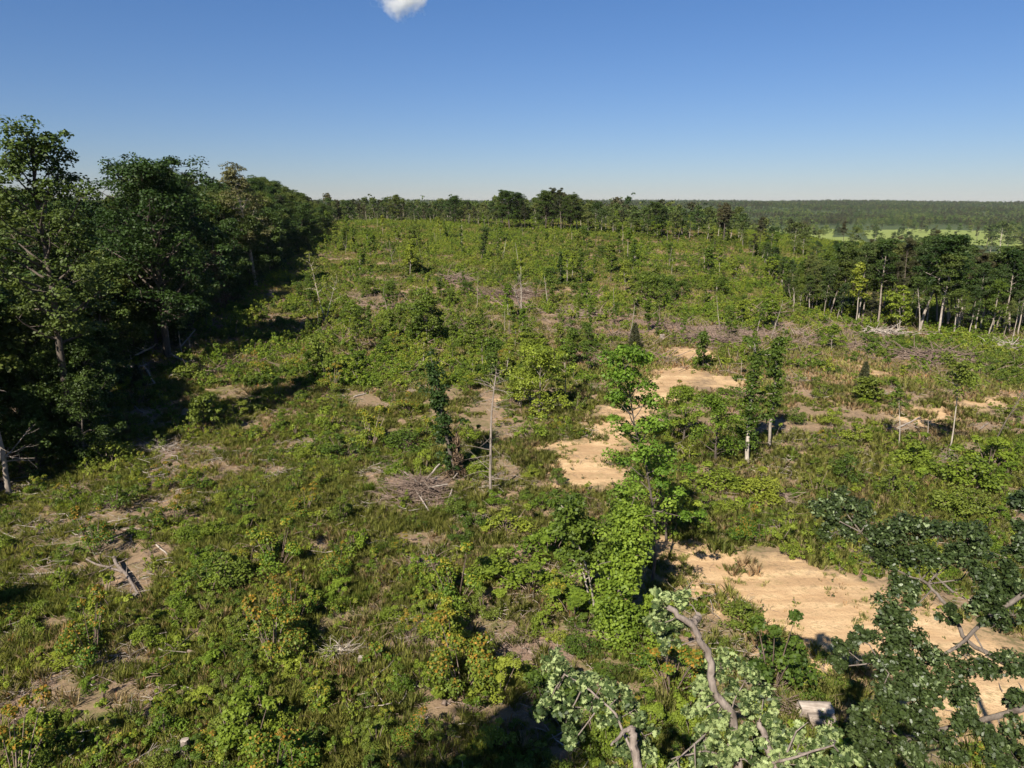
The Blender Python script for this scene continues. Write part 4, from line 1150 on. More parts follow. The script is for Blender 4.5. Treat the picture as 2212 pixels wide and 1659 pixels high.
# ------------------------------------------------------------------ the two near oaks
def oak(name, base, trunk, limbs, blobs, twigs, leaf, nleaf, pale, label, seed, bark="oakbark", lm="oak"):
    """trunk and limbs are runs of points in the place; every leaf blob is carried by a branch that grows from the nearest limb"""
    r_ = RS(seed)
    base = np.array(base, float)
    tg, lg = Geo(), Geo()
    runs = []
    for run, r0, r1 in [trunk] + limbs:
        run = np.array(run) - base
        t = np.linspace(0, 1, len(run))
        tt = np.linspace(0, 1, len(run) * 4)
        w = np.stack([np.interp(tt, t, run[:, c]) for c in range(3)], 1)
        w[1:-1] = (w[:-2] + 2 * w[1:-1] + w[2:]) / 4 + r_.normal(size=(len(w) - 2, 3)) * r0 * .18
        tube(tg, w, np.linspace(r0, r1, len(w)), 9)
        runs.append(w)
    allp = np.vstack(runs)
    P, N, TI, TP = [], [], [], []
    for c, rad, pl in blobs:
        c = np.array(c) - base
        q = allp[np.argmin(np.linalg.norm(allp - c, axis=1))]
        dist = np.linalg.norm(c - q)
        m = (q + c) / 2 + r_.normal(size=3) * .12 * dist + np.array([0, 0, -.1 * dist])
        tube(tg, [q, (q + m) / 2, m, (m + c) / 2, c], np.linspace(.013 + .008 * dist, .009, 5), 5)
        ns = max(6, int(17 * rad))
        sub = c + sphere_dirs(r_, ns, .6) * rad * r_.uniform(.35, .95, (ns, 1)) * np.array([1, 1, .8])
        for s_ in sub:
            tube(tg, [c, (c + s_) / 2 + r_.normal(size=3) * .05, s_], [.012, .008, .004], 3)
            k = int(nleaf * r_.uniform(.8, 1.4))
            d = sphere_dirs(r_, k, .7)
            P.append(s_ + d * (rad * .42) * r_.uniform(.3, 1.05, (k, 1)))
            N.append(d * .5 + np.array([0, 0, .55]) + r_.normal(size=(k, 3)) * .55)
            TI.append(np.clip(r_.uniform(-.25, .25) + r_.rand(k), 0, 1))
            TP.append(np.where(r_.rand(k) < np.clip(pl + r_.uniform(-.2, .2), 0, 1), r_.uniform(.55, 1, k), r_.uniform(0, .12, k)))
    oak_leaves(lg, r_, np.vstack(P), np.vstack(N), leaf, np.concatenate(TI), np.concatenate(TP))
    for run, rd in twigs:
        tube(tg, np.array(run) - base, np.linspace(rd, rd * .3, len(run)), 5)
    return thing(name, [("trunk", tg.build("trunk", [M[bark]], True)), ("crown", lg.build("crown", [M[lm]]))], base, label, "tree")

gz = lambda x, y: (x, y, float(H(x, y)) - .2)
# dark oak on the right: trunk outside the frame, its limbs reach in
B = gz(14.2, 11.5)
PALE = 1.0
blob = lambda a, b, r, Y, pl: (at(a, b, Y), r / 1536 * Y * 1.0, pl * PALE)
limb = lambda pts: [at(a, b, Y) for a, b, Y in pts]
PALE = .22
oak("oak_tree", B, ([B, (14.0, 11.6, 4), (13.6, 11.8, 7.5), (13.3, 12.2, 10.5), (13.1, 12.6, 12.8)], .30, .10), [
    (limb([(2330, 1500, 12.5), (2212, 1462, 13.2), (2150, 1420, 13.6), (2088, 1386, 13.8), (2045, 1310, 14.3), (2005, 1258, 14.8), (1930, 1232, 15.4), (1860, 1150, 16.0)]), .065, .02),
    (limb([(2420, 1180, 12.5), (2300, 1240, 12.8), (2212, 1282, 13.0), (2140, 1330, 13.2), (2070, 1395, 13.3), (1990, 1440, 13.3), (1900, 1430, 13.4)]), .07, .02),
    (limb([(2330, 1500, 12.5), (2180, 1540, 12.4), (2060, 1570, 12.4), (1930, 1610, 12.4)]), .08, .03),
    (limb([(2420, 1180, 12.5), (2300, 1120, 13.6), (2215, 1090, 14.2)]), .07, .03)],
    [blob(*q) for q in [
        (1775, 1105, 42, 16.6, .55), (1815, 1085, 40, 16.8, .5), (1850, 1110, 45, 16.6, .4), (1805, 1150, 42, 16.3, .15), (1870, 1150, 36, 16.2, .2),
        (1905, 1165, 55, 15.8, .25), (1965, 1145, 58, 15.6, .3), (2030, 1160, 60, 15.4, .28), (2090, 1165, 52, 15.2, .3), (2125, 1190, 42, 15.0, .3),
        (1930, 1215, 52, 15.4, .15), (1990, 1215, 58, 15.0, .15), (2060, 1215, 52, 14.8, .18), (1880, 1205, 38, 15.6, .1), (1960, 1270, 42, 14.8, .15),
        (1935, 1310, 52, 14.4, .08), (1920, 1360, 56, 14.0, .08), (1965, 1400, 58, 13.7, .1), (1910, 1420, 52, 13.6, .12), (1830, 1405, 40, 13.8, .2), (1850, 1380, 30, 13.9, .05), (1815, 1440, 26, 13.6, .3),
        (2050, 1330, 30, 14.0, .12), (2120, 1255, 48, 13.8, .03), (2165, 1230, 40, 13.8, .02), (2100, 1310, 40, 13.5, .02), (2190, 1330, 55, 13.0, .05), (2150, 1350, 40, 13.1, .05),
        (1960, 1460, 60, 13.1, .12), (2040, 1445, 58, 13.0, .12), (2110, 1450, 58, 12.9, .14), (2180, 1440, 55, 12.7, .14), (1900, 1500, 55, 12.9, .1), (1990, 1520, 60, 12.6, .1), (2070, 1500, 60, 12.6, .1),
        (1930, 1560, 60, 12.4, .12), (1860, 1580, 52, 12.5, .06), (2010, 1590, 60, 12.2, .1), (2090, 1570, 45, 12.2, .1), (1880, 1640, 60, 12.0, .1), (1960, 1640, 60, 12.0, .15), (2180, 1520, 40, 12.4, .12), (2205, 1580, 55, 12.0, .08),
        (2210, 1100, 45, 14.2, .35), (2200, 1160, 38, 14.0, .2), (2212, 1195, 40, 13.8, .05), (2060, 1640, 45, 11.9, .1), (2150, 1640, 50, 11.8, .08), (2030, 1700, 60, 11.5, .08), (2130, 1700, 60, 11.5, .05), (2210, 1660, 60, 11.7, .05), (1990, 1560, 50, 12.3, .1), (2140, 1590, 40, 12.0, .08), (2080, 1540, 40, 12.3, .1), (2160, 1280, 50, 13.4, .02), (2205, 1260, 45, 13.3, .02), (2150, 1300, 45, 13.3, .02), (1945, 1340, 40, 14.2, .05), (1905, 1385, 45, 13.9, .05), (2000, 1480, 55, 12.9, .1)]],
    [(limb([(1840, 1115, 16.4), (1900, 1150, 16.0), (1925, 1160, 15.8)]), .03), (limb([(2060, 1280, 14), (2010, 1235, 14.6)]), .03)],
    .096, 100, 0, "dark green oak reaching in over the sandy track from outside the frame", 601, "barkm", "oakd")
MARKS.append(("the dark oak", (1980, 1300)))
PALE = 1.0
# pale oak at the bottom: a broken bare limb above grey green clumps
B = gz(4.6, 11.0)
oak("oak_tree", B, ([B, (4.55, 11.05, 3), (4.5, 11.0, 5.5), tuple(at(1595, 1668, 11.4)), tuple(at(1588, 1590, 11.7)), tuple(at(1580, 1545, 11.8)), tuple(at(1535, 1485, 11.9)), tuple(at(1537, 1438, 12.0)),
                     tuple(at(1520, 1390, 12.05)), tuple(at(1492, 1345, 12.1)), tuple(at(1443, 1312, 12.15))], .105, .055), [
    ([at(1494, 1350, 12.1), at(1506, 1338, 12.2), at(1511, 1326, 12.3)], .075, .06),
    (limb([(1400, 1720, 10.8), (1378, 1655, 11.0), (1368, 1600, 11.2), (1366, 1570, 11.3)]), .095, .07),
    (limb([(1366, 1572, 11.3), (1345, 1582, 11.2), (1320, 1610, 11.0)]), .05, .02),
    (limb([(1680, 1700, 11.0), (1655, 1600, 11.5), (1640, 1560, 11.7)]), .10, .05),
    (limb([(1378, 1655, 11.0), (1330, 1540, 11.8), (1260, 1480, 12.2), (1210, 1450, 12.5)]), .03, .012),
    ([(4.5, 11.0, 5.0), tuple(at(1450, 1800, 10.4)), tuple(at(1400, 1720, 10.8))], .16, .13),
    ([(4.5, 11.0, 5.5), tuple(at(1640, 1760, 10.8)), tuple(at(1680, 1700, 11.0))], .14, .10),
    (limb([(1590, 1640, 11.4), (1520, 1620, 11.3), (1450, 1640, 11.0)]), .03, .01), (limb([(1655, 1650, 11.2), (1700, 1640, 11.0), (1800, 1610, 10.9)]), .035, .015)],
    [blob(*q) for q in [
        (1425, 1300, 34, 12.4, .75), (1470, 1300, 32, 12.5, .65), (1420, 1350, 38, 12.3, .55), (1465, 1355, 34, 12.4, .3), (1440, 1385, 26, 12.3, .5),
        (1195, 1440, 40, 12.6, .6), (1205, 1490, 42, 12.4, .35), (1180, 1530, 36, 12.2, .3), (1225, 1545, 40, 12.1, .3), (1260, 1470, 42, 12.4, .4), (1300, 1480, 44, 12.3, .45), (1280, 1525, 42, 12.1, .3),
        (1335, 1500, 42, 12.2, .4), (1320, 1550, 42, 11.9, .35), (1360, 1540, 38, 12.0, .3), (1240, 1600, 34, 11.8, .25), (1390, 1590, 38, 11.7, .3), (1340, 1620, 30, 11.4, .3), (1400, 1640, 34, 11.3, .4),
        (1560, 1445, 46, 12.3, .6), (1610, 1470, 48, 12.3, .55), (1650, 1500, 44, 12.3, .4), (1520, 1500, 44, 12.0, .8), (1500, 1545, 40, 11.9, .8), (1545, 1545, 44, 11.8, .65), (1600, 1530, 48, 11.9, .5), (1650, 1550, 42, 11.9, .4),
        (1520, 1590, 40, 11.6, .6), (1570, 1610, 44, 11.5, .45), (1620, 1600, 44, 11.6, .6), (1680, 1600, 46, 11.6, .4), (1500, 1640, 38, 11.3, .45), (1550, 1655, 44, 11.2, .55), (1620, 1650, 46, 11.2, .55), (1690, 1650, 46, 11.1, .6),
        (1730, 1600, 40, 11.5, .6), (1760, 1640, 48, 11.1, .55), (1830, 1640, 46, 11.0, .45), (1790, 1600, 38, 11.3, .3), (1470, 1690, 46, 10.9, .5), (1600, 1700, 50, 10.8, .5), (1720, 1700, 50, 10.8, .5), (1320, 1680, 40, 10.9, .35)]],
    [(limb([(1520, 1590, 11.4), (1480, 1625, 11.0), (1440, 1660, 10.8)]), .022), (limb([(1500, 1605, 11.2), (1502, 1660, 11.0)]), .02), (limb([(1700, 1625, 11.1), (1720, 1580, 11.3), (1745, 1560, 11.4)]), .02)],
    .11, 48, 0, "pale grey green oak with a broken bare limb on top, close to the camera", 602)
MARKS.append(("the pale oak", (1500, 1500)))
# unseen neighbours of the camera whose shade falls into the picture
for x, y, h, v in ((-29, 27.5, 6.5, EDGEV), (-25.5, 20.5, 5.5, EDGEV)):
    forest_tree(np.array([x, y, float(H(x, y))]), h, v, None, "small_tree", label=("leafy small tree at the frame edge shading the weeds", "leafy small tree beside the near weeds, mostly out of view")[int(y < 25)])

p = np.array([-9.2, 1.6, float(H(-9.2, 1.6))])
forest_tree(p, 22.5, BL, None, label="tall tree behind the viewpoint whose shade darkens the weeds around the pale oak", sc=.7)
# short weathered hollow log on the ground by the twig heap
g = Geo()
a_ = np.linspace(0, 2 * math.pi, 29)[:-1]
r_ = RS(5)
ro = .30 + .02 * r_.rand(28)
xs = np.linspace(-.62, .62, 9)
V = np.array([[x + .03 * math.sin(3 * t), r * math.cos(t), r * math.sin(t)] for x in xs for t, r in zip(a_, ro)])
q = [[i * 28 + j, i * 28 + (j + 1) % 28, (i + 1) * 28 + (j + 1) % 28, (i + 1) * 28 + j] for i in range(8) for j in range(28)]
g.add(V, q)
Vi = V * np.array([1, .72, .72])
g.add(Vi, [f[::-1] for f in q])
for e in (0, 8):
    rim = np.vstack([V[e * 28:(e + 1) * 28], Vi[e * 28:(e + 1) * 28]])
    g.add(rim, [[j, (j + 1) % 28, 28 + (j + 1) % 28, 28 + j] for j in range(28)], 1)
p = foot(1758, 1552)
thing("hollow_log", [("hollow_log", g.build("hollow_log", [M["cut"], M["grey"]], True))], p + np.array([0, 0, .42]), "short pale hollow log lying on a second log by the twig heap", "log", -.06, seen=proj(p)[:2], mark="the short weathered log", single=True)
g = Geo()
tube(g, [(-.5, 0, 0), (-.2, .01, .01), (.2, 0, 0), (.5, .02, 0)], [.3, .31, .3, .29], 22)
p2 = foot(1772, 1570)
thing("log", [("log", g.build("log", [M["cut"]], True))], p2 + np.array([0, 0, .24]), "short thick pale log underneath the hollow weathered log", "log", -.1, seen=proj(p2)[:2], single=True)
# stumps
for a, b, r_s, h_s, lb in ((403, 1632, .16, .7, "grey stump poking out of near weeds"), (939, 1048, .22, .5, "freshly cut orange faced stump in the brown brush heap"), (290, 1302, .2, .45, "pale stump at the end of the crooked forked log"),
                           (780, 1440, .12, .5, "dark stub beside the pale twig heap"), (1430, 735, .35, .8, "pale stump block on the slash strip")):
    g = Geo()
    r_ = RS(a)
    an = np.linspace(0, 2 * math.pi, 13)[:-1]
    rr = r_s * r_.uniform(.85, 1.15, 12)
    V = np.vstack([np.stack([np.cos(an) * rr * k, np.sin(an) * rr * k, np.full(12, z)], 1) for z, k in ((-.2, 1.5), (.05, 1.2), (h_s * .6, 1), (h_s, .95))])
    V[36:, 2] += r_.uniform(-.05, .05, 12)
    g.add(V, [[i * 12 + j, i * 12 + (j + 1) % 12, (i + 1) * 12 + (j + 1) % 12, (i + 1) * 12 + j] for i in range(3) for j in range(12)])
    g.add(V[36:], [np.arange(12)], 1)
    p = foot(a, b)
    thing("stump", [("stump", g.build("stump", [M["oakbark"], M["cut"]]))], p, lb, "stump", seen=proj(p)[:2], single=True)

# ------------------------------------------------------------------ uncountable cover: scattered over points that carry their own turn, size and kind
def scatter(name, meshes, P, idx, sc, seed, label, tilt=.12):
    r_ = RS(seed)
    n = len(P)
    me = bpy.data.meshes.new(name)
    me.vertices.add(n)
    me.vertices.foreach_set("co", P.astype(np.float32).ravel())
    a = me.attributes.new("turn", "FLOAT_VECTOR", "POINT")
    a.data.foreach_set("vector", np.stack([r_.normal(size=n) * tilt, r_.normal(size=n) * tilt, r_.uniform(0, 6.28, n)], 1).astype(np.float32).ravel())
    a = me.attributes.new("size", "FLOAT_VECTOR", "POINT")
    a.data.foreach_set("vector", (sc[:, None] * np.stack([np.ones(n), np.ones(n), r_.uniform(.75, 1.3, n)], 1)).astype(np.float32).ravel())
    a = me.attributes.new("sort", "INT", "POINT")
    a.data.foreach_set("value", idx.astype(np.int32))
    o = bpy.data.objects.new(name, me)
    C.objects.link(o)
    o["kind"] = "stuff"
    o["label"] = label
    ng = bpy.data.node_groups.new(name, "GeometryNodeTree")
    ng.interface.new_socket("Geometry", in_out="INPUT", socket_type="NodeSocketGeometry")
    ng.interface.new_socket("Geometry", in_out="OUTPUT", socket_type="NodeSocketGeometry")
    N, L = ng.nodes, ng.links
    gi, go = N.new("NodeGroupInput"), N.new("NodeGroupOutput")
    def na(nm, typ):
        x = N.new("GeometryNodeInputNamedAttribute")
        x.data_type = typ
        x.inputs["Name"].default_value = nm
        return x.outputs["Attribute"]
    e2r = N.new("FunctionNodeEulerToRotation")
    L.new(na("turn", "FLOAT_VECTOR"), e2r.inputs[0])
    size, sort = na("size", "FLOAT_VECTOR"), na("sort", "INT")
    join = N.new("GeometryNodeJoinGeometry")
    for k, m_ in enumerate(meshes):
        src = bpy.data.objects.new(name + "_source", m_)
        oi = N.new("GeometryNodeObjectInfo")
        oi.inputs["Object"].default_value = src
        ip = N.new("GeometryNodeInstanceOnPoints")
        cmp_ = N.new("FunctionNodeCompare")
        cmp_.data_type = "INT"
        cmp_.operation = "EQUAL"
        L.new(sort, cmp_.inputs["A"] if cmp_.inputs["A"].type == "INT" else [s for s in cmp_.inputs if s.type == "INT"][0])
        [s for s in cmp_.inputs if s.type == "INT"][1].default_value = k
        L.new(gi.outputs[0], ip.inputs["Points"])
        L.new(cmp_.outputs[0], ip.inputs["Selection"])
        L.new(oi.outputs["Geometry"], ip.inputs["Instance"])
        L.new(e2r.outputs[0], ip.inputs["Rotation"])
        L.new(size, ip.inputs["Scale"])
        L.new(ip.outputs[0], join.inputs[0])
    L.new(join.outputs[0], go.inputs[0])
    md = o.modifiers.new("cover", "NODES")
    md.node_group = ng
    return o

def band_points(bands, seed, thin=None):
    r_ = RS(seed)
    out = []
    for y0, y1, dens in bands:
        n = int(dens * ((.80 * (y0 + y1) / 2 + 9) * 2) * (y1 - y0))
        y = np.sqrt(r_.uniform(y0 * y0, y1 * y1, n))
        x = r_.uniform(-1, 1, n) * (.80 * y + 9)
        out.append(np.stack([x, y], 1))
    P = np.vstack(out)
    keep = np.ones(len(P), bool) if thin is None else r_.rand(len(P)) < thin(P[:, 0], P[:, 1])
    P = P[keep]
    return np.column_stack([P, H(P[:, 0], P[:, 1])]), r_

gapf = lambda x, y: np.maximum(sst(.575, .64, fbm(x, y, 5, 3, 81)), sst(.61, .69, fbm(x, y, 2.2, 2, 83))) * (y < 140)
def openf(x, y):
    """0 right beside a fallen log, where it keeps the weeds down"""
    d = np.full(np.shape(x), 9.0)
    for cx, cy_, r in CLEAR:
        d = np.minimum(d, np.hypot(x - cx, y - cy_) - r)
    return sst(-.1, .35, d)
sandf = lambda x, y: field(TRACK, x, y, 2.6) + (fbm(x, y, 2.4, 3, 87) - .5) * 2.4 + .22
woodf = lambda x, y: field([FOREST], x, y, 2.0)
dryf = lambda x, y: np.clip(np.clip(field(DRY, x, y, 5.0), 0, 1) + .8 * sst(.53, .62, fbm(x, y, 15, 3, 61)) * sst(60, 90, y), 0, 1)
mulf = lambda x, y: np.clip(field(MULCH, x, y, 1.0), 0, 1)
offc = lambda x, y: 1 - sst(340, 352, y + .25 * np.maximum(x - 60, 0))

# leafy weeds and sprouts
UG = [shrub(701 + i, .45, .6, lm, 7, 52, lf, tp, name="leafy_weed")[0][1] for i, (lm, lf, tp) in enumerate([
    ("leaf", .075, 0), ("leafd", .065, 0), ("leaf", .095, 0), ("leafd", .055, 0), ("tip", .08, .3), ("tipy", .08, .3)])]
UG += [grass_patch(711, .6, 16, 22, .34, .012, "leaf", 0), grass_patch(712, .55, 14, 22, .3, .011, "leafd", 0)]
UGF = [shrub(721 + i, .8, .9, lm, 9, 44, .16, tp, name="leafy_weed")[0][1] for i, (lm, tp) in enumerate([("leaf", 0), ("leafd", 0), ("leaf", 0), ("tipy", .12)])]
def thin_leaf(x, y):
    pat = .55 * fbm(x, y, 4.5, 3, 21) + .45 * fbm(x, y, 20, 2, 31)
    v = .16 + .84 * sst(.40, .58, pat)
    v = v * openf(x, y) * (1 - .85 * gapf(x, y)) * (1 - .86 * dryf(x, y)) * (1 - .92 * mulf(x, y)) * sst(.15, -.35, sandf(x, y)) * offc(x, y)
    return v * np.where(woodf(x, y) > 0, .35, 1.0)
P, r_ = band_points([(14, 30, 6.8), (30, 60, 5.2), (60, 100, 2.6), (100, 170, 1.3), (170, 350, .75)], 31, thin_leaf)
far_ = P[:, 1] > 75
pat = fbm(P[:, 0], P[:, 1], 9, 2, 41) + r_.uniform(-.16, .16, len(P))
k = np.where(pat < .40, 1, np.where(pat < .46, 3, np.where(pat < .56, 0, np.where(pat < .66, 2, np.where(r_.rand(len(P)) < .5, 4, 5)))))
kf = np.where(pat < .45, 1, np.where(pat < .58, 0, np.where(pat < .68, 2, 3)))
k = np.where(r_.rand(len(P)) < .36, 6 + (r_.rand(len(P)) < .45), k)
idx = np.where(far_, 8 + kf, k)
sc = np.where(far_, r_.uniform(.55, 1.35, len(P)), r_.uniform(.35, 1.1, len(P)) * np.where(r_.rand(len(P)) < .10, 1.6, 1))
P[:, 2] -= .05
scatter("undergrowth", UG + UGF, P, idx, sc, 3, "low leafy weeds and sprouts covering the clearing")
print("undergrowth", len(P))

# grass
GR = [grass_patch(741, .8, 20, 20, .38, .009, "grass", .06), grass_patch(742, .8, 18, 20, .42, .010, "grass", .18), grass_patch(743, .8, 12, 18, .42, .009, "straw", .1),
      grass_patch(744, 1.6, 40, 9, .42, .022, "grass", .3), grass_patch(745, 1.6, 34, 9, .36, .02, "straw", .1)]
def thin_grass(x, y):
    return np.clip(.35 + .8 * sst(.35, .6, fbm(x, y, 8, 3, 51)), 0, 1) * np.where(mulf(x, y) > .2, .25, 1) * (1 - .8 * gapf(x, y) * (1 - .7 * np.clip(dryf(x, y), 0, 1))) * sst(.35, -.5, sandf(x, y)) * offc(x, y) * np.where(woodf(x, y) > 0, .15, 1)
P, r_ = band_points([(14, 30, 2.9), (30, 60, 2.3), (60, 100, 1.2), (100, 170, .5), (170, 350, .3)], 32, thin_grass)
far_ = P[:, 1] > 75
st = (r_.rand(len(P)) < .03 + .36 * dryf(P[:, 0], P[:, 1]) + .16 * sst(.5, .66, fbm(P[:, 0], P[:, 1], 12, 2, 61)))
idx = np.where(far_, np.where(st, 4, 3), np.where(st, 2, (r_.rand(len(P)) < .45).astype(int)))
scatter("grass", GR, P, idx, r_.uniform(.7, 1.3, len(P)), 4, "rough green and straw coloured grass between the shrubs", .06)
print("grass", len(P))
# little tufts on the sand
P, r_ = band_points([(18, 60, 3.2), (60, 110, .8)], 36, lambda x, y: (sandf(x, y) > -.5) * .9 * sst(.40, .62, fbm(x, y, 2.5, 3, 71)))
scatter("sparse_grass", [grass_patch(751, .35, 4, 14, .2, .012, "grass", .3), grass_patch(752, .3, 3, 10, .16, .012, "straw", .1), twig_patch(753, .5, 4, .5, .012), shrub(754, .16, .2, "leafd", 4, 26, .05)[0][1]], P, r_.choice(4, len(P), p=[.45, .25, .12, .18]), r_.uniform(.5, 1.5, len(P)), 5, "tiny tufts, weeds and twigs dotted over the sandy track")

# twigs and chips
TW = [twig_patch(761, .9, 16, .7, .012), twig_patch(762, .9, 9, 1.1, .018, "grey"), twig_patch(763, 1.8, 16, 2.0, .035), twig_patch(764, .7, 20, .35, .010, "cut")]
P, r_ = band_points([(14, 30, 1.4), (30, 60, 1.05), (60, 110, .45), (110, 200, .14)], 33,
                    lambda x, y: np.clip(.25 + .6 * gapf(x, y) + 1.0 * mulf(x, y), 0, 1) * sst(.4, -.5, sandf(x, y)) * offc(x, y))
far_ = P[:, 1] > 80
scatter("twig_litter", TW, P, np.where(far_, 2, np.where(r_.rand(len(P)) < .5, 0, np.where(r_.rand(len(P)) < .55, 1, 3))), r_.uniform(.6, 1.4, len(P)), 6, "dry twigs and wood chips strewn over the clearing", .05)
print("twigs", len(P))

# far-off woods, one mass to the horizon
WD = [broadleaf(781, 12, 4.6, .2, .15, 11, 1.3, 2, 16, 1.7, "far", "bark", sub=False)[1][1], broadleaf(782, 14, 4.0, .2, .2, 11, 1.3, 2, 16, 1.6, "far", "bark", sub=False)[1][1],
      broadleaf(783, 15, 3.4, .2, .25, 10, 1.2, 2, 16, 1.5, "pine", "bark", sub=False)[1][1],
      broadleaf(784, 12, 4.8, .2, .15, 11, 1.3, 2, 16, 1.7, "farl", "bark", sub=False)[1][1]]
r_ = RS(35)
out = []
for y0, y1, dens in ((330, 600, .010), (600, 1000, .011), (1000, 1800, .0060), (1800, 3200, .0034), (3200, 5200, .0024)):
    n = int(dens * (.80 * (y0 + y1) / 2 + 20) * 2 * (y1 - y0))
    y = np.sqrt(r_.uniform(y0 * y0, y1 * y1, n))
    out.append(np.stack([r_.uniform(-1, 1, n) * (.80 * y + 20), y], 1))
P = np.vstack(out)
x, y = P[:, 0], P[:, 1]
pf = field(PASTURE, x, y, 1.0)
u = (x / y) * 1536 + 1106
zz = H(x, y) - 20
vpy = CY - F * (y * SP + zz * CP) / (y * CP - zz * SP)
vpx = CX + F * x / (y * CP - zz * SP)
valley_open = (vpx > 1585) & (vpy > 488)
grove = fbm(x, y, 80, 3, 97) > .565
keep = ((pf < -.99) | grove) & (~valley_open | (grove & (vpy < 530))) & (fbm(x, y, 160, 3, 91) > .33)
keep &= ~((y < 480) & (u < 1590) & (y < 355))
P = P[keep]
x, y = P[:, 0], P[:, 1]
P = np.column_stack([P, H(x, y) - .5])
pn = fbm(x, y, 120, 3, 95) + r_.uniform(-.15, .15, len(P))
sc = r_.uniform(.7, 1.15, len(P)) * np.interp(y, [300, 900, 2000, 5000], [.75, .95, 1.05, 1.1])
scatter("woods", WD, P, np.where(pn < .40, 2, np.where(pn < .50, 1, np.where(pn < .58 - .10 * (y < 1500), 0, np.where(y < 2600, 3, 0)))), sc, 7, "distant woods rolling to the horizon", .03)
print("woods", len(P))

# ------------------------------------------------------------------ one small cloud
def cloud():
    c = at(868, 8, 3200)
    import bmesh
    bm = bmesh.new()
    bmesh.ops.create_icosphere(bm, subdivisions=4, radius=1)
    for v in bm.verts:
        v.co = (v.co.x * 150, v.co.y * 80, v.co.z * 105 + 30)
    me = bpy.data.meshes.new("cloud")
    bm.to_mesh(me)
    bm.free()
    m, nt, N, L = new_mat("cloud_vapour")
    tc = N.new("ShaderNodeTexCoord").outputs["Object"]
    mp = N.new("ShaderNodeMapping")
    mp.inputs["Location"].default_value = (0, 0, -30 / 100)
    mp.inputs["Scale"].default_value = (1 / 135, 1 / 75, 1 / 100)
    L.new(tc, mp.inputs["Vector"])
    ln = N.new("ShaderNodeVectorMath")
    ln.operation = "LENGTH"
    L.new(mp.outputs[0], ln.inputs[0])
    body = math_n(nt, "SUBTRACT", 0.74, ln.outputs["Value"])
    body = math_n(nt, "ADD", body, math_n(nt, "MULTIPLY", math_n(nt, "SUBTRACT", noise(nt, .018, 6, tc, .62), .5), 1.9))
    d = mrange(nt, body, 0.0, 0.55, 0, .045)
    v = N.new("ShaderNodeVolumePrincipled")
    v.inputs["Color"].default_value = (1, 1, 1, 1)
    v.inputs["Anisotropy"].default_value = .3
    L.new(d, v.inputs["Density"])
    o_ = N.new("ShaderNodeOutputMaterial")
    L.new(v.outputs[0], o_.inputs["Volume"])
    me.materials.append(m)
    rm = bpy.data.objects.new("cloud", me)
    C.objects.link(rm)
    rm.location = c
    rm["label"] = "one small white cloud at the top of the blue sky"
    rm["category"] = "cloud"

cloud()

# ------------------------------------------------------------------ the thin summer air
def haze():
    import bmesh
    bm = bmesh.new()
    bmesh.ops.create_cube(bm, size=1)
    me = bpy.data.meshes.new("haze")
    bm.to_mesh(me)
    bm.free()
    m, nt, N, L = new_mat("haze_air")
    v = N.new("ShaderNodeVolumePrincipled")
    v.inputs["Color"].default_value = (.86, .92, 1, 1)
    v.inputs["Density"].default_value = HAZE
    o_ = N.new("ShaderNodeOutputMaterial")
    L.new(v.outputs[0], o_.inputs["Volume"])
    me.materials.append(m)
    o = bpy.data.objects.new("haze", me)
    C.objects.link(o)
    lo, hi = np.array([-6900, -80, -60.0]), np.array([6900, 6600, 66.0])
    o.location = (lo + hi) / 2
    o.scale = hi - lo
    o["kind"] = "stuff"
    o["label"] = "thin pale summer haze over the distant woods"

HAZE = 0.00002
haze()

# ------------------------------------------------------------------ labels that single each thing out, from its look and what it stands by
ORD = ["first", "second", "third", "fourth", "fifth", "sixth", "seventh", "eighth", "ninth", "tenth", "eleventh", "twelfth", "thirteenth", "fourteenth", "fifteenth", "sixteenth", "seventeenth", "eighteenth",
       "nineteenth", "twentieth"] + ["twenty-" + w for w in ("first", "second", "third", "fourth", "fifth", "sixth", "seventh", "eighth", "ninth")] + ["thirtieth"]
bins = {}
LM = {"tree of the dark wood": ["the tall open crowned tree", "the broad dome tree", "the sparse tan tree", "the brown vine draped trunk", "the thick bare edge trunk", "the slender leaning trunk"]}
for o, base, noun, q, label in REG:
    if label:
        continue
    best = min(MARKS, key=lambda m: (m[1][0] - q[0]) ** 2 + ((m[1][1] - q[1]) * 1.3) ** 2)
    dx, dy = q[0] - best[1][0], (q[1] - best[1][1]) * 1.3
    if abs(dx) > abs(dy):
        dr = "toward the wood" if dx < 0 else "clear of the wood"
    else:
        dr = "beyond" if dy < 0 else "in front of"
    bins.setdefault((noun, best[0], dr), []).append((math.hypot(dx, dy), o, base))
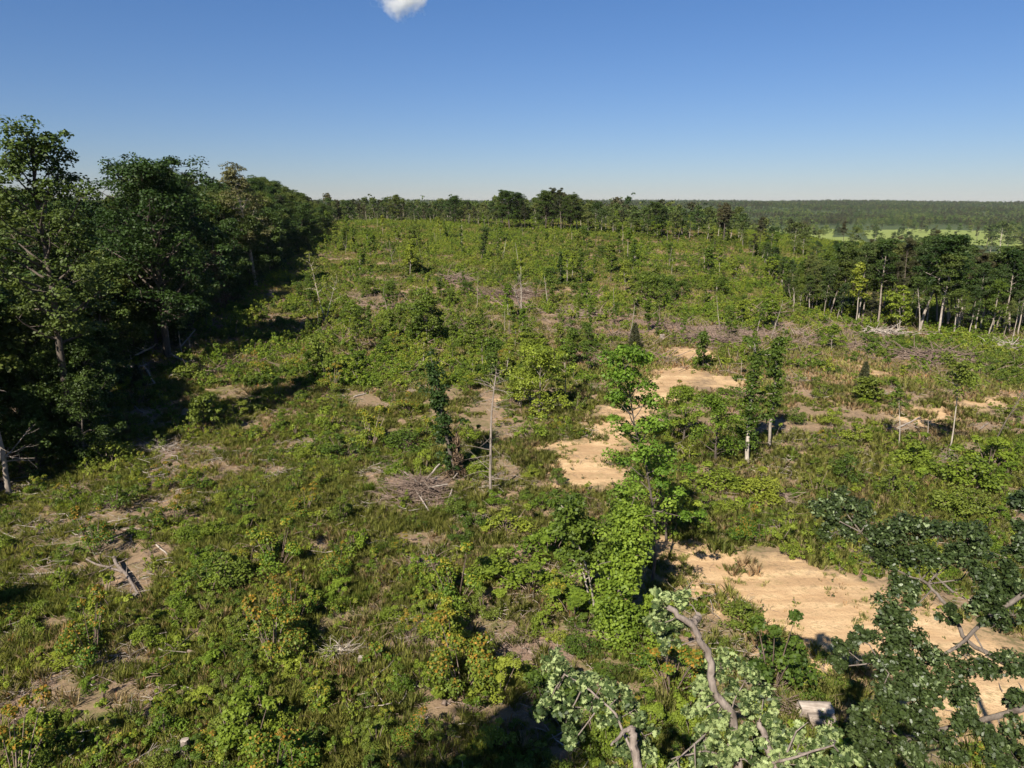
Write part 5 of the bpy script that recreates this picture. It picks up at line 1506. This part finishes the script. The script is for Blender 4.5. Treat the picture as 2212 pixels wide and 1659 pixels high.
for (noun, mark, dr), items in bins.items():
    items.sort(key=lambda t: t[0])
    count = {}
    for d, o, base in items:
        count[base] = count.get(base, 0) + 1
        k = ORD[min(count[base], len(ORD)) - 1]
        tail = f"{dr} {mark}" if dr in ("beyond", "in front of") else f"from {mark} {dr}"
        lab = f"{base}, {k} such {tail}"
        o["label"] = lab if len(lab.split()) <= 16 else lab.replace(" such ", " ").replace(" at the wood edge", " at the edge")

# ------------------------------------------------------------------ light, sky, camera
w = bpy.data.worlds.new("World")
scene.world = w
w.use_nodes = True
nt = w.node_tree
bg = nt.nodes["Background"]
sky = nt.nodes.new("ShaderNodeTexSky")
sky.sky_type = "NISHITA"
sky.sun_disc = False
sky.sun_elevation = SUN_EL
az = unit(SUN_AZ)
sky.sun_rotation = math.atan2(az[0], az[1])
sky.altitude = 100
sky.air_density = 1.0
sky.dust_density = 0.15
sky.ozone_density = 3.0
sx = nt.nodes.new("ShaderNodeSeparateXYZ")
nt.links.new(nt.nodes.new("ShaderNodeTexCoord").outputs["Generated"], sx.inputs[0])
tint = mixc(nt, mrange(nt, sx.outputs[2], 0.0, 0.30), (0.41, 0.445, 0.585), (0.345, 0.50, 0.705))
nt.links.new(mixc(nt, 1.0, sky.outputs[0], tint, "MULTIPLY"), bg.inputs[0])
bg.inputs[1].default_value = 0.07
sd = bpy.data.lights.new("sun", "SUN")
sd.energy = 4.8
sd.angle = math.radians(.5)
sd.color = (1.0, .93, .82)
so = bpy.data.objects.new("sun", sd)
C.objects.link(so)
dv = Vector((az[0] * math.cos(SUN_EL), az[1] * math.cos(SUN_EL), math.sin(SUN_EL)))
so.rotation_euler = dv.to_track_quat("Z", "Y").to_euler()

cd = bpy.data.cameras.new("camera")
cd.sensor_width = 36
cd.lens = 36 * F / 2212
cd.clip_end = 12000
cam = bpy.data.objects.new("camera", cd)
C.objects.link(cam)
cam.location = CAM
cam.rotation_euler = (math.pi / 2 - PITCH, 0, 0)
scene.camera = cam

vs = scene.view_settings
vs.view_transform = "Standard"
vs.look = "None"
vs.exposure = 1.03
vs.gamma = 1.0
scene.render.engine = "CYCLES"
cy = scene.cycles
cy.max_bounces = 6
cy.diffuse_bounces = 3
cy.glossy_bounces = 2
cy.transmission_bounces = 3
cy.volume_bounces = 5
cy.use_denoising = True
cy.denoiser = "OPENIMAGEDENOISE"
cy.volume_step_rate = 1.0
